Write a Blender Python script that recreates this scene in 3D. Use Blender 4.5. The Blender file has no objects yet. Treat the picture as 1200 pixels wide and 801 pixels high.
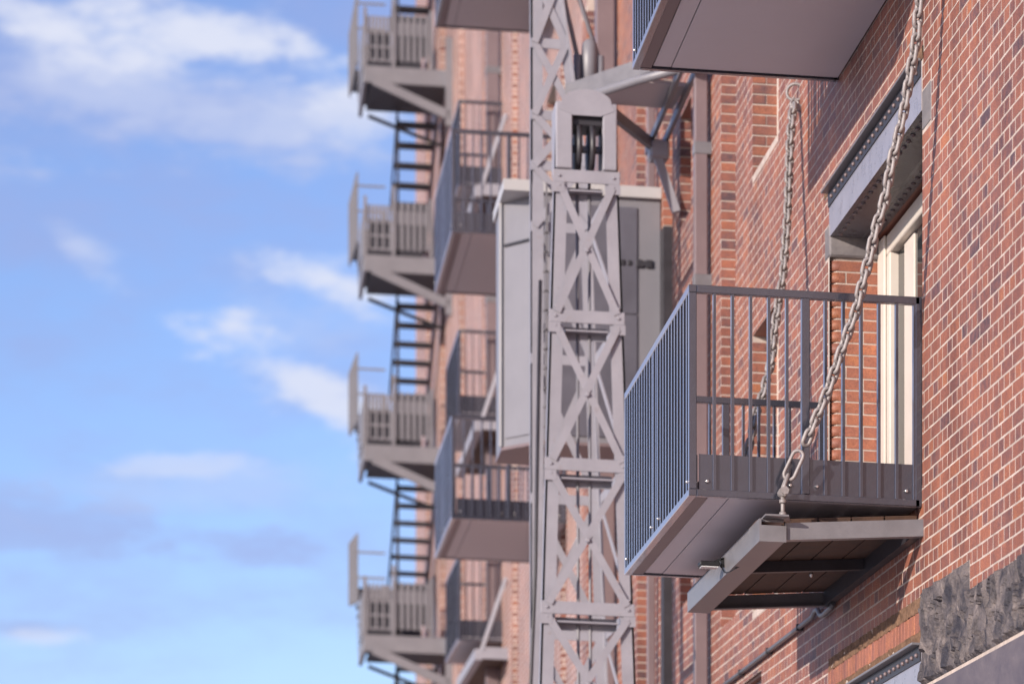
import bpy, math, random
import numpy as np
from mathutils import Vector, Matrix, noise

# ------------------------------------------------------------------ camera, sky, sun, exposure
S = bpy.context.scene
COL = S.collection
random.seed(7)
XW = 3.871          # the facade plane stands this far to the right of the camera
K = 0.032           # everything that juts out of the facade rises very slightly outwards

cam = bpy.data.cameras.new("camera")
cam.sensor_width = 36.0
cam.lens = 111.0
cam.shift_y = 0.712
cam.clip_start = 0.1
cam.clip_end = 6000
cam.dof.use_dof = True
cam.dof.focus_distance = 17.45
cam.dof.aperture_fstop = 2.3
cam.dof.aperture_blades = 9
co = bpy.data.objects.new("camera", cam)
co.location = (0, 0, 1.6)
co.rotation_euler = (math.radians(90), 0, math.radians(-5.22))
COL.objects.link(co)
S.camera = co

SUN_DIR = Vector((1.0, 0.79, -0.36)).normalized()     # direction the light travels
elev = math.asin(-SUN_DIR.z)
azim = math.atan2(-SUN_DIR.x, -SUN_DIR.y)               # clockwise from +Y
sl = bpy.data.lights.new("sun", 'SUN')
sl.energy = 5.0
sl.angle = math.radians(0.55)
sl.color = (1.0, 0.885, 0.77)
so = bpy.data.objects.new("sun", sl)
so.rotation_euler = SUN_DIR.to_track_quat('-Z', 'Y').to_euler()
so.location = (-30, -30, 40)
COL.objects.link(so)

S.view_settings.view_transform = 'Standard'
S.view_settings.look = 'None'
S.view_settings.gamma = 1.0
S.view_settings.exposure = 0.25

W = bpy.data.worlds.new("World")
S.world = W
W.use_nodes = True
wn, wl = W.node_tree.nodes, W.node_tree.links
bg = wn["Background"]
bg.inputs[1].default_value = 0.15
sky = wn.new("ShaderNodeTexSky")
sky.sky_type = 'NISHITA'
sky.sun_disc = False
sky.sun_elevation = elev
sky.sun_rotation = azim % (2 * math.pi)
sky.altitude = 50
sky.air_density = 1.0
sky.dust_density = 0.6
sky.ozone_density = 2.0


def wmath(op, a, b=None, c=None):
    n = wn.new("ShaderNodeMath")
    n.operation = op
    for i, v in enumerate((a, b, c)):
        if v is None:
            continue
        if isinstance(v, (int, float)):
            n.inputs[i].default_value = v
        else:
            wl.new(v, n.inputs[i])
    return n.outputs[0]


def wdot(vec, v):
    n = wn.new("ShaderNodeVectorMath")
    n.operation = 'DOT_PRODUCT'
    wl.new(vec, n.inputs[0])
    n.inputs[1].default_value = v
    return n.outputs["Value"]


def wnoise(vec, scale, detail=5.0, rough=0.55):
    n = wn.new("ShaderNodeTexNoise")
    n.inputs["Scale"].default_value = scale
    n.inputs["Detail"].default_value = detail
    n.inputs["Roughness"].default_value = rough
    wl.new(vec, n.inputs["Vector"])
    return n


tc = wn.new("ShaderNodeTexCoord")
DIRV = tc.outputs["Generated"]
stretch = wn.new("ShaderNodeMapping")
stretch.inputs["Scale"].default_value = (1.0, 1.0, 2.6)
wl.new(DIRV, stretch.inputs["Vector"])
n_big = wnoise(stretch.outputs[0], 7.0, 6.0, 0.6)
n_fine = wnoise(stretch.outputs[0], 26.0, 6.0, 0.6)
wob = wmath('ADD', wmath('MULTIPLY', wmath('SUBTRACT', n_big.outputs["Fac"], 0.5), 2.6),
            wmath('MULTIPLY', wmath('SUBTRACT', n_fine.outputs["Fac"], 0.5), 4.2))


def cloud_blob(azd, eld, sa, se, tilt, dens, soft=1.0):
    """one cloud bank at azimuth/elevation (degrees; azimuth clockwise from the street's direction), its half sizes and tilt in degrees"""
    az, el, t = map(math.radians, (azd, eld, tilt))
    c = Vector((math.sin(az) * math.cos(el), math.cos(az) * math.cos(el), math.sin(el)))
    r = Vector((math.cos(az), -math.sin(az), 0))
    u = r.cross(c)
    a = r * math.cos(t) + u * math.sin(t)
    b = -r * math.sin(t) + u * math.cos(t)
    qa = wmath('MULTIPLY', wdot(DIRV, a), 1.0 / math.radians(sa))
    qb = wmath('MULTIPLY', wdot(DIRV, b), 1.0 / math.radians(se))
    q = wmath('ADD', wmath('POWER', qa, 2.0), wmath('POWER', qb, 2.0))
    q = wmath('ADD', wmath('SQRT', q), wmath('MULTIPLY', wob, 0.8))
    m = wn.new("ShaderNodeMapRange")
    m.interpolation_type = 'SMOOTHERSTEP'
    m.inputs["From Min"].default_value = 1.0 + 0.35 * soft
    m.inputs["From Max"].default_value = 1.0 - 0.85 * soft
    m.inputs["To Min"].default_value = 0.0
    m.inputs["To Max"].default_value = dens
    wl.new(q, m.inputs["Value"])
    front = wmath('GREATER_THAN', wdot(DIRV, c), 0.3)
    return wmath('MULTIPLY', m.outputs[0], front)


SUNLIT = (4.3, 4.5, 5.3, 1)      # sunlit cloud, in the sky texture's own units
GREYC = (2.05, 2.4, 4.2, 1)
PALE = (3.1, 3.55, 5.0, 1)       # thin bright veil     # clouds' shaded undersides


def wmix(fac, a, b):
    n = wn.new("ShaderNodeMixRGB")
    wl.new(fac, n.inputs[0])
    for i, v in ((1, a), (2, b)):
        if isinstance(v, tuple):
            n.inputs[i].default_value = v
        else:
            wl.new(v, n.inputs[i])
    return n.outputs[0]


col = sky.outputs[0]
tint = wn.new("ShaderNodeMixRGB")
tint.blend_type = 'MULTIPLY'
tint.inputs[0].default_value = 1.0
tint.inputs[2].default_value = (0.93, 0.945, 1.24, 1)
wl.new(col, tint.inputs[1])
col = tint.outputs[0]
TINT = tint
# thin veils everywhere
veil = wn.new("ShaderNodeMapRange")
veil.interpolation_type = 'SMOOTHSTEP'
veil.inputs["From Min"].default_value = 0.44
veil.inputs["From Max"].default_value = 0.72
veil.inputs["To Max"].default_value = 0.6
wl.new(n_big.outputs["Fac"], veil.inputs["Value"])
col = wmix(veil.outputs[0], col, GREYC)
# (azimuth, elevation, half width, half height, tilt, density, softness); unseen banks just left of view are added to brighten railing reflections
for a in ((-1.0, 16.9, 3.6, 0.95, -3, 0.55, 1.1), (-2.7, 9.75, 3.2, 0.55, -6, 0.55, 1.0), (-0.2, 9.5, 2.4, 0.3, -5, 0.38, 1.1),
          (-4.0, 17.6, 2.0, 1.3, 10, 0.4, 1.2), (-3.5, 7.9, 1.2, 0.22, -2, 0.5, 1.0), (-9, 15.5, 4.5, 3.0, 8, 0.55, 1.1), (-19, 12, 6, 2.5, -4, 0.5, 1.1), (35, 26, 9, 3, 5, 0.4, 1.0), (-40, 14, 8, 2, 0, 0.4, 1.0)):
    col = wmix(cloud_blob(*a), col, GREYC)
for a in ((-1.2, 17.2, 3.6, 1.25, -2, 0.75, 1.2), (1.6, 16.9, 1.6, 0.7, -20, 0.6, 1.2), (-9, 15, 5, 1.6, 4, 0.6, 1.2), (-0.4, 10.4, 2.6, 0.5, 3, 0.35, 1.2), (1.6, 13.1, 1.6, 1.0, -20, 0.4, 1.2)):
    col = wmix(cloud_blob(*a), col, PALE)
for a in ((-0.2, 17.95, 3.1, 0.72, -3, 0.92, 1.0), (1.7, 17.8, 1.2, 0.6, -8, 0.85, 0.9), (-2.55, 14.45, 1.0, 0.38, -30, 0.42, 1.3),
          (1.95, 14.05, 1.6, 0.5, -12, 0.88, 1.0), (1.35, 12.35, 2.0, 0.65, -28, 0.85, 0.8), 
          (-0.65, 10.8, 1.3, 0.2, 2, 0.4, 1.0), (2.4, 16.8, 0.7, 0.5, 0, 0.5, 1.0), (-3.1, 7.75, 1.0, 0.2, 0, 0.5, 1.0),
          (-9.5, 13.5, 2.6, 0.9, -8, 0.8, 0.9), (-12, 17.5, 3, 0.9, 4, 0.8, 0.9), (-16, 10.5, 3, 0.6, 0, 0.7, 0.9), (25, 22, 6, 1.5, 8, 0.8, 0.9), (-25, 20, 7, 1.6, -4, 0.8, 0.9), (-60, 24, 9, 2.5, 0, 0.8, 0.9)):
    col = wmix(cloud_blob(*a), col, SUNLIT)
wl.new(col, bg.inputs[0])

# ------------------------------------------------------------------ helpers


def P(u, w, z):
    """facade coordinates (u along the wall, w out of it, z up) to the world"""
    return Vector((XW - w, u, z + K * w))


def M3(d):
    return Vector((-d[1], d[0], d[2] + K * d[1]))


class MB:
    """collects solids and links them as one mesh object"""

    def __init__(s):
        s.v, s.f, s.sm = [], [], []

    def add(s, vs, fs, smooth=False):
        n = len(s.v)
        s.v += [tuple(x) for x in vs]
        s.f += [tuple(i + n for i in q) for q in fs]
        s.sm += [smooth] * len(fs)
        return s

    def box(s, u0, u1, w0, w1, z0, z1, c=0.0):
        if c <= 0:
            vs = [(u, w, z) for u in (u0, u1) for w in (w0, w1) for z in (z0, z1)]
            return s.add(vs, [(0, 1, 3, 2), (4, 6, 7, 5), (0, 4, 5, 1), (2, 3, 7, 6), (0, 2, 6, 4), (1, 5, 7, 3)])
        c = min(c, 0.45 * min(abs(u1 - u0), abs(w1 - w0), abs(z1 - z0)))
        lo, hi = (u0, w0, z0), (u1, w1, z1)
        idx, vs = {}, []
        for a in (0, 1):
            for b in (0, 1):
                for d in (0, 1):
                    for ax in range(3):
                        p = []
                        for i, sd in enumerate((a, b, d)):
                            e = (hi, lo)[sd == 0][i]
                            if i != ax:
                                e += c if sd == 0 else -c
                            p.append(e)
                        idx[(a, b, d, ax)] = len(vs)
                        vs.append(tuple(p))
        fs = []
        for ax in range(3):
            for sd in (0, 1):
                q = []
                for x, y in ((0, 0), (1, 0), (1, 1), (0, 1)):
                    k3 = [0, 0, 0]
                    k3[ax] = sd
                    o = [i for i in range(3) if i != ax]
                    k3[o[0]], k3[o[1]] = x, y
                    q.append(idx[(k3[0], k3[1], k3[2], ax)])
                fs.append(tuple(q))
        for ax in range(3):
            o = [i for i in range(3) if i != ax]
            for x in (0, 1):
                for y in (0, 1):
                    k0, k1 = [0] * 3, [0] * 3
                    k0[ax], k1[ax] = 0, 1
                    for kk in (k0, k1):
                        kk[o[0]], kk[o[1]] = x, y
                    fs.append((idx[(*k0, o[0])], idx[(*k1, o[0])], idx[(*k1, o[1])], idx[(*k0, o[1])]))
        for a in (0, 1):
            for b in (0, 1):
                for d in (0, 1):
                    fs.append(tuple(idx[(a, b, d, ax)] for ax in range(3)))
        return s.add(vs, fs)

    def bar(s, a, b, tw, th, up=(0, 0, 1)):
        """a rectangular bar from a to b; tw across, th along up"""
        a, b = Vector(a), Vector(b)
        d = (b - a).normalized()
        up = Vector(up)
        if abs(d.dot(up)) > 0.98:
            up = Vector((1, 0, 0))
        x = d.cross(up).normalized()
        y = x.cross(d).normalized()
        vs = [p + x * (i * tw / 2) + y * (j * th / 2) for p in (a, b) for i, j in ((-1, -1), (1, -1), (1, 1), (-1, 1))]
        return s.add(vs, [(3, 2, 1, 0), (4, 5, 6, 7), (0, 1, 5, 4), (1, 2, 6, 5), (2, 3, 7, 6), (3, 0, 4, 7)])

    def tube(s, pts, r, n=8, caps=True, closed=False):
        pts = [Vector(p) for p in pts]
        m = len(pts)
        rs = r if isinstance(r, (list, tuple)) else [r] * m
        vs, px = [], None
        for i, p in enumerate(pts):
            if closed:
                t = pts[(i + 1) % m] - pts[i - 1]
            else:
                t = pts[min(i + 1, m - 1)] - pts[max(i - 1, 0)]
            t.normalize()
            if px is None:
                px = t.orthogonal().normalized()
            else:
                px = (px - t * px.dot(t)).normalized()
            py = t.cross(px)
            for j in range(n):
                a = 2 * math.pi * j / n
                vs.append(p + (px * math.cos(a) + py * math.sin(a)) * rs[i])
        fs = []
        for i in range(m if closed else m - 1):
            for j in range(n):
                i2 = (i + 1) % m
                fs.append((i * n + j, i * n + (j + 1) % n, i2 * n + (j + 1) % n, i2 * n + j))
        s.add(vs, fs, True)
        if caps and not closed:
            k0 = len(s.v) - len(vs)
            s.f.append(tuple(k0 + j for j in reversed(range(n))))
            s.f.append(tuple(k0 + (m - 1) * n + j for j in range(n)))
            s.sm += [False, False]
        return s

    def prism(s, poly, axis, a, b):
        """a closed polygon (two coordinates each) swept along an axis 0=u 1=w 2=z"""
        n = len(poly)
        vs = []
        for t in (a, b):
            for p in poly:
                q = list(p)
                q.insert(axis, t)
                vs.append(q)
        fs = [tuple(range(n)), tuple(reversed(range(n, 2 * n)))]
        fs += [(i, (i + 1) % n, n + (i + 1) % n, n + i) for i in range(n)]
        return s.add(vs, fs)

    def build(s, name, mat, parent=None, kind=None, label=None, origin=None):
        me = bpy.data.meshes.new(name)
        base = Vector((0, 0, 0))
        if parent is not None:
            r = parent
            while r.parent:
                r = r.parent
            base = Vector(r["_o"])
        elif origin is not None:
            base = P(*origin)
        me.from_pydata([P(*v) - base for v in s.v], [], s.f)
        for p, q in zip(me.polygons, s.sm):
            p.use_smooth = q
        import bmesh
        bm = bmesh.new()
        bm.from_mesh(me)
        bmesh.ops.recalc_face_normals(bm, faces=bm.faces)
        bm.to_mesh(me)
        bm.free()
        for m in (mat if isinstance(mat, (list, tuple)) else [mat]):
            me.materials.append(m)
        o = bpy.data.objects.new(name, me)
        COL.objects.link(o)
        if parent is not None:
            o.parent = parent
        else:
            o.location = base
            o["_o"] = tuple(base)
        if kind:
            o["kind"] = kind
        if label:
            o["label"] = label
        return o


def tag(o, label, cat, group=None):
    o["label"], o["category"] = label, cat
    if group:
        o["group"] = group
    return o


def thing(name, label, cat, at, group=None):
    o = bpy.data.objects.new(name, None)
    o.empty_display_size = 0.2
    COL.objects.link(o)
    o.location = P(*at)
    o["_o"] = tuple(o.location)
    return tag(o, label, cat, group)


def copy_tree(o, d=(0, 0, 0), parent=None):
    c = o.copy()
    COL.objects.link(c)
    if parent is not None:
        c.parent = parent
    else:
        c.location = o.location + M3(d)
        c["_o"] = tuple(c.location)
    for ch in list(o.children):
        copy_tree(ch, d, c)
    return c


# ------------------------------------------------------------------ materials


def new_mat(name):
    m = bpy.data.materials.new(name)
    m.use_nodes = True
    return m, m.node_tree.nodes, m.node_tree.links, m.node_tree.nodes["Principled BSDF"]


def painted(name, base, rough=0.45, metal=0.0, var=0.12, scale=6.0, bump=0.0, spots=0.0, spot_col=(0.1, 0.05, 0.03), spec=0.5):
    m, n, l, b = new_mat(name)
    b.inputs["Roughness"].default_value = rough
    b.inputs["Metallic"].default_value = metal
    b.inputs["Specular IOR Level"].default_value = spec
    t = n.new("ShaderNodeTexCoord")
    oi = n.new("ShaderNodeObjectInfo")
    off = n.new("ShaderNodeVectorMath")
    off.operation = 'ADD'
    l.new(t.outputs["Object"], off.inputs[0])
    l.new(oi.outputs["Random"], off.inputs[1])
    no = n.new("ShaderNodeTexNoise")
    no.inputs["Scale"].default_value = scale
    no.inputs["Detail"].default_value = 6
    no.inputs["Roughness"].default_value = 0.65
    l.new(off.outputs[0], no.inputs["Vector"])
    r = n.new("ShaderNodeValToRGB")
    r.color_ramp.elements[0].position = 0.3
    r.color_ramp.elements[1].position = 0.72
    r.color_ramp.elements[0].color = (*[c * (1 - var) for c in base], 1)
    r.color_ramp.elements[1].color = (*[min(1, c * (1 + var)) for c in base], 1)
    l.new(no.outputs["Fac"], r.inputs[0])
    out = r.outputs[0]
    if spots:
        n2 = n.new("ShaderNodeTexNoise")
        n2.inputs["Scale"].default_value = scale * 4
        n2.inputs["Detail"].default_value = 8
        l.new(off.outputs[0], n2.inputs["Vector"])
        mr = n.new("ShaderNodeMapRange")
        mr.inputs["From Min"].default_value = 0.62
        mr.inputs["From Max"].default_value = 0.74
        mr.inputs["To Max"].default_value = spots
        l.new(n2.outputs["Fac"], mr.inputs["Value"])
        mx = n.new("ShaderNodeMixRGB")
        l.new(mr.outputs[0], mx.inputs[0])
        l.new(out, mx.inputs[1])
        mx.inputs[2].default_value = (*spot_col, 1)
        out = mx.outputs[0]
    l.new(out, b.inputs["Base Color"])
    rr = n.new("ShaderNodeMapRange")
    rr.inputs["To Min"].default_value = max(0.05, rough - 0.08)
    rr.inputs["To Max"].default_value = min(1, rough + 0.1)
    l.new(no.outputs["Fac"], rr.inputs["Value"])
    l.new(rr.outputs[0], b.inputs["Roughness"])
    if bump:
        bp = n.new("ShaderNodeBump")
        bp.inputs["Strength"].default_value = bump
        bp.inputs["Distance"].default_value = 0.004
        nb = n.new("ShaderNodeTexNoise")
        nb.inputs["Scale"].default_value = scale * 9
        nb.inputs["Detail"].default_value = 6
        l.new(off.outputs[0], nb.inputs["Vector"])
        l.new(nb.outputs["Fac"], bp.inputs["Height"])
        l.new(bp.outputs[0], b.inputs["Normal"])
    return m


BRICK_RAMP = [(0.0, (0.085, 0.049, 0.056)), (0.16, (0.150, 0.070, 0.065)), (0.38, (0.215, 0.084, 0.062)), (0.62, (0.258, 0.095, 0.061)),
              (0.84, (0.30, 0.109, 0.062)), (1.0, (0.35, 0.13, 0.063))]


def ramp_from(n, stops):
    r = n.new("ShaderNodeValToRGB")
    e = r.color_ramp.elements
    e[0].position, e[0].color = stops[0][0], (*stops[0][1], 1)
    e[1].position, e[1].color = stops[-1][0], (*stops[-1][1], 1)
    for p, c in stops[1:-1]:
        x = e.new(p)
        x.color = (*c, 1)
    return r


def brick_piece_mat():
    m, n, l, b = new_mat("brick_clay")
    at = n.new("ShaderNodeAttribute")
    at.attribute_name = "tint"
    t = n.new("ShaderNodeTexCoord")
    oi = n.new("ShaderNodeObjectInfo")
    off = n.new("ShaderNodeVectorMath")
    off.operation = 'MULTIPLY_ADD'
    l.new(oi.outputs["Random"], off.inputs[0])
    off.inputs[1].default_value = (37, 17, 23)
    l.new(t.outputs["Object"], off.inputs[2])
    big = n.new("ShaderNodeTexNoise")
    big.inputs["Scale"].default_value = 18
    big.inputs["Detail"].default_value = 5
    l.new(off.outputs[0], big.inputs["Vector"])
    ad = n.new("ShaderNodeMath")
    ad.operation = 'MULTIPLY_ADD'
    l.new(big.outputs["Fac"], ad.inputs[0])
    ad.inputs[1].default_value = 0.9
    sb = n.new("ShaderNodeMath")
    sb.operation = 'SUBTRACT'
    l.new(at.outputs["Fac"], sb.inputs[0])
    sb.inputs[1].default_value = 0.45
    l.new(sb.outputs[0], ad.inputs[2])
    r = ramp_from(n, BRICK_RAMP)
    l.new(ad.outputs[0], r.inputs[0])
    fine = n.new("ShaderNodeTexNoise")
    fine.inputs["Scale"].default_value = 130
    fine.inputs["Detail"].default_value = 6
    l.new(off.outputs[0], fine.inputs["Vector"])
    mr = n.new("ShaderNodeMapRange")
    mr.inputs["From Min"].default_value = 0.3
    mr.inputs["From Max"].default_value = 0.7
    mr.inputs["To Min"].default_value = 0.66
    mr.inputs["To Max"].default_value = 1.3
    l.new(fine.outputs["Fac"], mr.inputs["Value"])
    mu = n.new("ShaderNodeMixRGB")
    mu.blend_type = 'MULTIPLY'
    mu.inputs[0].default_value = 1
    l.new(r.outputs[0], mu.inputs[1])
    l.new(mr.outputs[0], mu.inputs[2])
    gp = n.new("ShaderNodeNewGeometry")
    wmap = n.new("ShaderNodeMapping")
    wmap.inputs["Scale"].default_value = (1, 1.6, 0.55)
    l.new(gp.outputs["Position"], wmap.inputs["Vector"])
    wn2 = n.new("ShaderNodeTexNoise")
    wn2.inputs["Scale"].default_value = 1.5
    wn2.inputs["Detail"].default_value = 8
    wn2.inputs["Roughness"].default_value = 0.62
    l.new(wmap.outputs[0], wn2.inputs["Vector"])
    wr2 = ramp_from(n, [(0.34, (0.70, 0.68, 0.72)), (0.5, (1, 1, 1)), (0.68, (1.22, 1.2, 1.18))])
    l.new(wn2.outputs["Fac"], wr2.inputs[0])
    mu2 = n.new("ShaderNodeMixRGB")
    mu2.blend_type = 'MULTIPLY'
    mu2.inputs[0].default_value = 1
    l.new(mu.outputs[0], mu2.inputs[1])
    l.new(wr2.outputs[0], mu2.inputs[2])
    l.new(mu2.outputs[0], b.inputs["Base Color"])
    b.inputs["Roughness"].default_value = 0.6
    bp = n.new("ShaderNodeBump")
    bp.inputs["Strength"].default_value = 0.5
    bp.inputs["Distance"].default_value = 0.003
    l.new(fine.outputs["Fac"], bp.inputs["Height"])
    l.new(bp.outputs[0], b.inputs["Normal"])
    return m


def brick_far_mat():
    """brickwork too far away to tell the pieces apart, and hidden sides"""
    m, n, l, b = new_mat("brickwork_distant")
    g = n.new("ShaderNodeNewGeometry")
    sp = n.new("ShaderNodeSeparateXYZ")
    l.new(g.outputs["Position"], sp.inputs[0])
    sn = n.new("ShaderNodeSeparateXYZ")
    l.new(g.outputs["True Normal"], sn.inputs[0])
    ab = n.new("ShaderNodeMath")
    ab.operation = 'ABSOLUTE'
    l.new(sn.outputs["X"], ab.inputs[0])
    gt = n.new("ShaderNodeMath")
    gt.operation = 'GREATER_THAN'
    l.new(ab.outputs[0], gt.inputs[0])
    gt.inputs[1].default_value = 0.5
    mx = n.new("ShaderNodeMix")
    l.new(gt.outputs[0], mx.inputs["Factor"])
    l.new(sp.outputs["X"], mx.inputs["A"])
    l.new(sp.outputs["Y"], mx.inputs["B"])
    cx = n.new("ShaderNodeCombineXYZ")
    l.new(mx.outputs["Result"], cx.inputs[0])
    l.new(sp.outputs["Z"], cx.inputs[1])
    bt = n.new("ShaderNodeTexBrick")
    bt.inputs["Scale"].default_value = 1.0
    bt.inputs["Brick Width"].default_value = 0.17
    bt.inputs["Row Height"].default_value = 0.0757
    bt.inputs["Mortar Size"].default_value = 0.010
    bt.inputs["Mortar Smooth"].default_value = 0.2
    bt.inputs["Color1"].default_value = (0.27, 0.105, 0.069, 1)
    bt.inputs["Color2"].default_value = (0.175, 0.078, 0.066, 1)
    bt.inputs["Mortar"].default_value = (0.50, 0.42, 0.375, 1)
    l.new(cx.outputs[0], bt.inputs["Vector"])
    no = n.new("ShaderNodeTexNoise")
    no.inputs["Scale"].default_value = 1.1
    no.inputs["Detail"].default_value = 6
    l.new(g.outputs["Position"], no.inputs["Vector"])
    mr = n.new("ShaderNodeMapRange")
    mr.inputs["From Min"].default_value = 0.3
    mr.inputs["From Max"].default_value = 0.7
    mr.inputs["To Min"].default_value = 0.8
    mr.inputs["To Max"].default_value = 1.25
    l.new(no.outputs["Fac"], mr.inputs["Value"])
    mu = n.new("ShaderNodeMixRGB")
    mu.blend_type = 'MULTIPLY'
    mu.inputs[0].default_value = 1
    l.new(bt.outputs["Color"], mu.inputs[1])
    l.new(mr.outputs[0], mu.inputs[2])
    l.new(mu.outputs[0], b.inputs["Base Color"])
    b.inputs["Roughness"].default_value = 0.58
    bp = n.new("ShaderNodeBump")
    bp.inputs["Strength"].default_value = 0.25
    bp.inputs["Distance"].default_value = 0.002
    bp.invert = True
    l.new(bt.outputs["Fac"], bp.inputs["Height"])
    l.new(bp.outputs[0], b.inputs["Normal"])
    return m


def stone_mat(name, dark, light, scale=5.0, streak=3.0, bump=0.8):
    m, n, l, b = new_mat(name)
    t = n.new("ShaderNodeTexCoord")
    mp = n.new("ShaderNodeMapping")
    mp.inputs["Scale"].default_value = (1, streak, 1)
    l.new(t.outputs["Object"], mp.inputs["Vector"])
    a = n.new("ShaderNodeTexNoise")
    a.inputs["Scale"].default_value = scale
    a.inputs["Detail"].default_value = 9
    a.inputs["Roughness"].default_value = 0.7
    a.inputs["Distortion"].default_value = 0.8
    l.new(mp.outputs[0], a.inputs["Vector"])
    r = ramp_from(n, [(0.38, dark), (0.475, tuple(x * 0.75 + y * 0.25 for x, y in zip(dark, light))), (0.555, tuple(x * 0.5 + y * 0.5 for x, y in zip(dark, light))), (0.67, light)])
    l.new(a.outputs["Fac"], r.inputs[0])
    l.new(r.outputs[0], b.inputs["Base Color"])
    b.inputs["Roughness"].default_value = 0.75
    f = n.new("ShaderNodeTexNoise")
    f.inputs["Scale"].default_value = scale * 7
    f.inputs["Detail"].default_value = 8
    l.new(t.outputs["Object"], f.inputs["Vector"])
    bp = n.new("ShaderNodeBump")
    bp.inputs["Strength"].default_value = bump
    bp.inputs["Distance"].default_value = 0.012
    l.new(f.outputs["Fac"], bp.inputs["Height"])
    l.new(bp.outputs[0], b.inputs["Normal"])
    return m


def glass_mat():
    m, n, l, b = new_mat("window_glass")
    b.inputs["Base Color"].default_value = (0.018, 0.022, 0.026, 1)
    b.inputs["Roughness"].default_value = 0.03
    b.inputs["IOR"].default_value = 1.52
    return m


BRICK = brick_piece_mat()
BRICK_FAR = brick_far_mat()
MORTAR = painted("lime_mortar", (0.455, 0.38, 0.335), 0.85, var=0.24, scale=9, bump=0.5, spec=0.2)
BED = painted("rough_mortar_bed", (0.17, 0.10, 0.065), 0.95, var=0.5, scale=22, bump=1.0, spots=0.6, spot_col=(0.03, 0.02, 0.015), spec=0.2)
ANTHRA = painted("anthracite_paint", (0.056, 0.059, 0.080), 0.17, metal=0.5, var=0.13, scale=5, spec=1.0)
_b = ANTHRA.node_tree.nodes["Principled BSDF"]
_b.inputs["Sheen Weight"].default_value = 1.0
_b.inputs["Sheen Roughness"].default_value = 0.3
_b.inputs["Sheen Tint"].default_value = (1.0, 0.94, 0.98, 1)
_b.inputs["Coat Weight"].default_value = 0.5
_b.inputs["Coat IOR"].default_value = 1.6
_b.inputs["Coat Roughness"].default_value = 0.04
SOFFIT = painted("soffit_panel", (0.58, 0.54, 0.58), 0.45, var=0.03, scale=1.5)
SOFFIT_FAR = painted("soffit_panel_brown", (0.43, 0.395, 0.41), 0.5, var=0.03, scale=1.5)
GALV = painted("galvanised_chain", (0.27, 0.245, 0.24), 0.5, metal=0.25, var=0.2, scale=40, bump=0.4, spots=0.45, spot_col=(0.22, 0.16, 0.14))
BOLT = painted("stainless_bolt", (0.62, 0.60, 0.58), 0.25, metal=0.9, var=0.1, scale=30)
CHANNEL = painted("grey_channel_paint", (0.155, 0.148, 0.158), 0.36, var=0.15, scale=7, bump=0.1)
LATTICE = painted("crane_grey_paint", (0.27, 0.262, 0.295), 0.5, var=0.1, scale=4, bump=0.15, spots=0.35, spot_col=(0.2, 0.16, 0.15))
CABIN = painted("crane_house_paint", (0.19, 0.185, 0.205), 0.42, var=0.06, scale=2.0, bump=0.1)
FRONT_SHADE = painted("crane_house_shade", (0.105, 0.102, 0.125), 0.32, var=0.25, scale=1.6)  # darker grey that puts the shade on the crane house front into colour
ROOFM = painted("light_sheet_roof", (0.42, 0.41, 0.41), 0.4, var=0.06, scale=3)
DARK = painted("dark_steel", (0.03, 0.028, 0.034), 0.45, var=0.2, scale=8)
BLACK = painted("black_rubber", (0.012, 0.012, 0.014), 0.45, var=0.1, scale=9)
WOOD = painted("dark_platform_timber", (0.060, 0.029, 0.017), 0.7, var=0.45, scale=9, bump=0.5)
LINTEL = painted("lintel_steel_paint", (0.25, 0.245, 0.29), 0.28, var=0.16, scale=8, bump=0.15, spots=0.3, spot_col=(0.13, 0.10, 0.09))
FRAME = painted("cream_frame_paint", (0.60, 0.54, 0.48), 0.4, var=0.05, scale=5)
MAUVE = painted("mauve_pipe_paint", (0.17, 0.125, 0.13), 0.42, var=0.08, scale=4)
ESCAPE = painted("fire_escape_paint", (0.18, 0.172, 0.185), 0.5, var=0.1, scale=3)
CONDUIT = painted("grey_conduit", (0.09, 0.09, 0.10), 0.3, var=0.1, scale=9)
STONE_DARK = stone_mat("rough_dark_basalt", (0.024, 0.022, 0.031), (0.20, 0.165, 0.155), 5.5, 1.35, 1.3)
STONE_SMOOTH = stone_mat("dressed_dark_stone", (0.075, 0.065, 0.085), (0.155, 0.13, 0.14), 2.0, 0.6, 0.25)
STONE_GREY = stone_mat("dressed_grey_stone", (0.13, 0.118, 0.125), (0.25, 0.225, 0.22), 3.0, 1.0, 0.35)
GLASS = glass_mat()
LENS = painted("lamp_lens", (0.55, 0.55, 0.56), 0.2, var=0.15, scale=60)
PALE_GREEN = painted("pale_green_steel", (0.35, 0.40, 0.36), 0.5, var=0.1, scale=6)
GROUND = painted("quay_paving", (0.40, 0.385, 0.39), 0.85, var=0.15, scale=0.8, bump=0.4)
ROOFING = painted("roof_bitumen", (0.10, 0.10, 0.11), 0.9, var=0.15, scale=1)

# ------------------------------------------------------------------ ground
gm = bpy.data.meshes.new("ground")
gm.from_pydata([(-3000, -3000, 0), (3000, -3000, 0), (3000, 3000, 0), (-3000, 3000, 0)], [], [(0, 1, 2, 3)])
gm.materials.append(GROUND)
go = bpy.data.objects.new("ground", gm)
go["kind"] = "structure"
COL.objects.link(go)

# ------------------------------------------------------------------ the warehouse
CRS = 0.0757
U_A, U_B = 14.2, 34.0          # brickwork modelled brick by brick between these
Z_A, Z_B = 2.72, 13.0
U_END, Z_TOP, U_START = 63.8, 24.4, -6.0
DOOR = (17.28, 19.99, 4.86, 6.945, 0.46, 'door')
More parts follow.
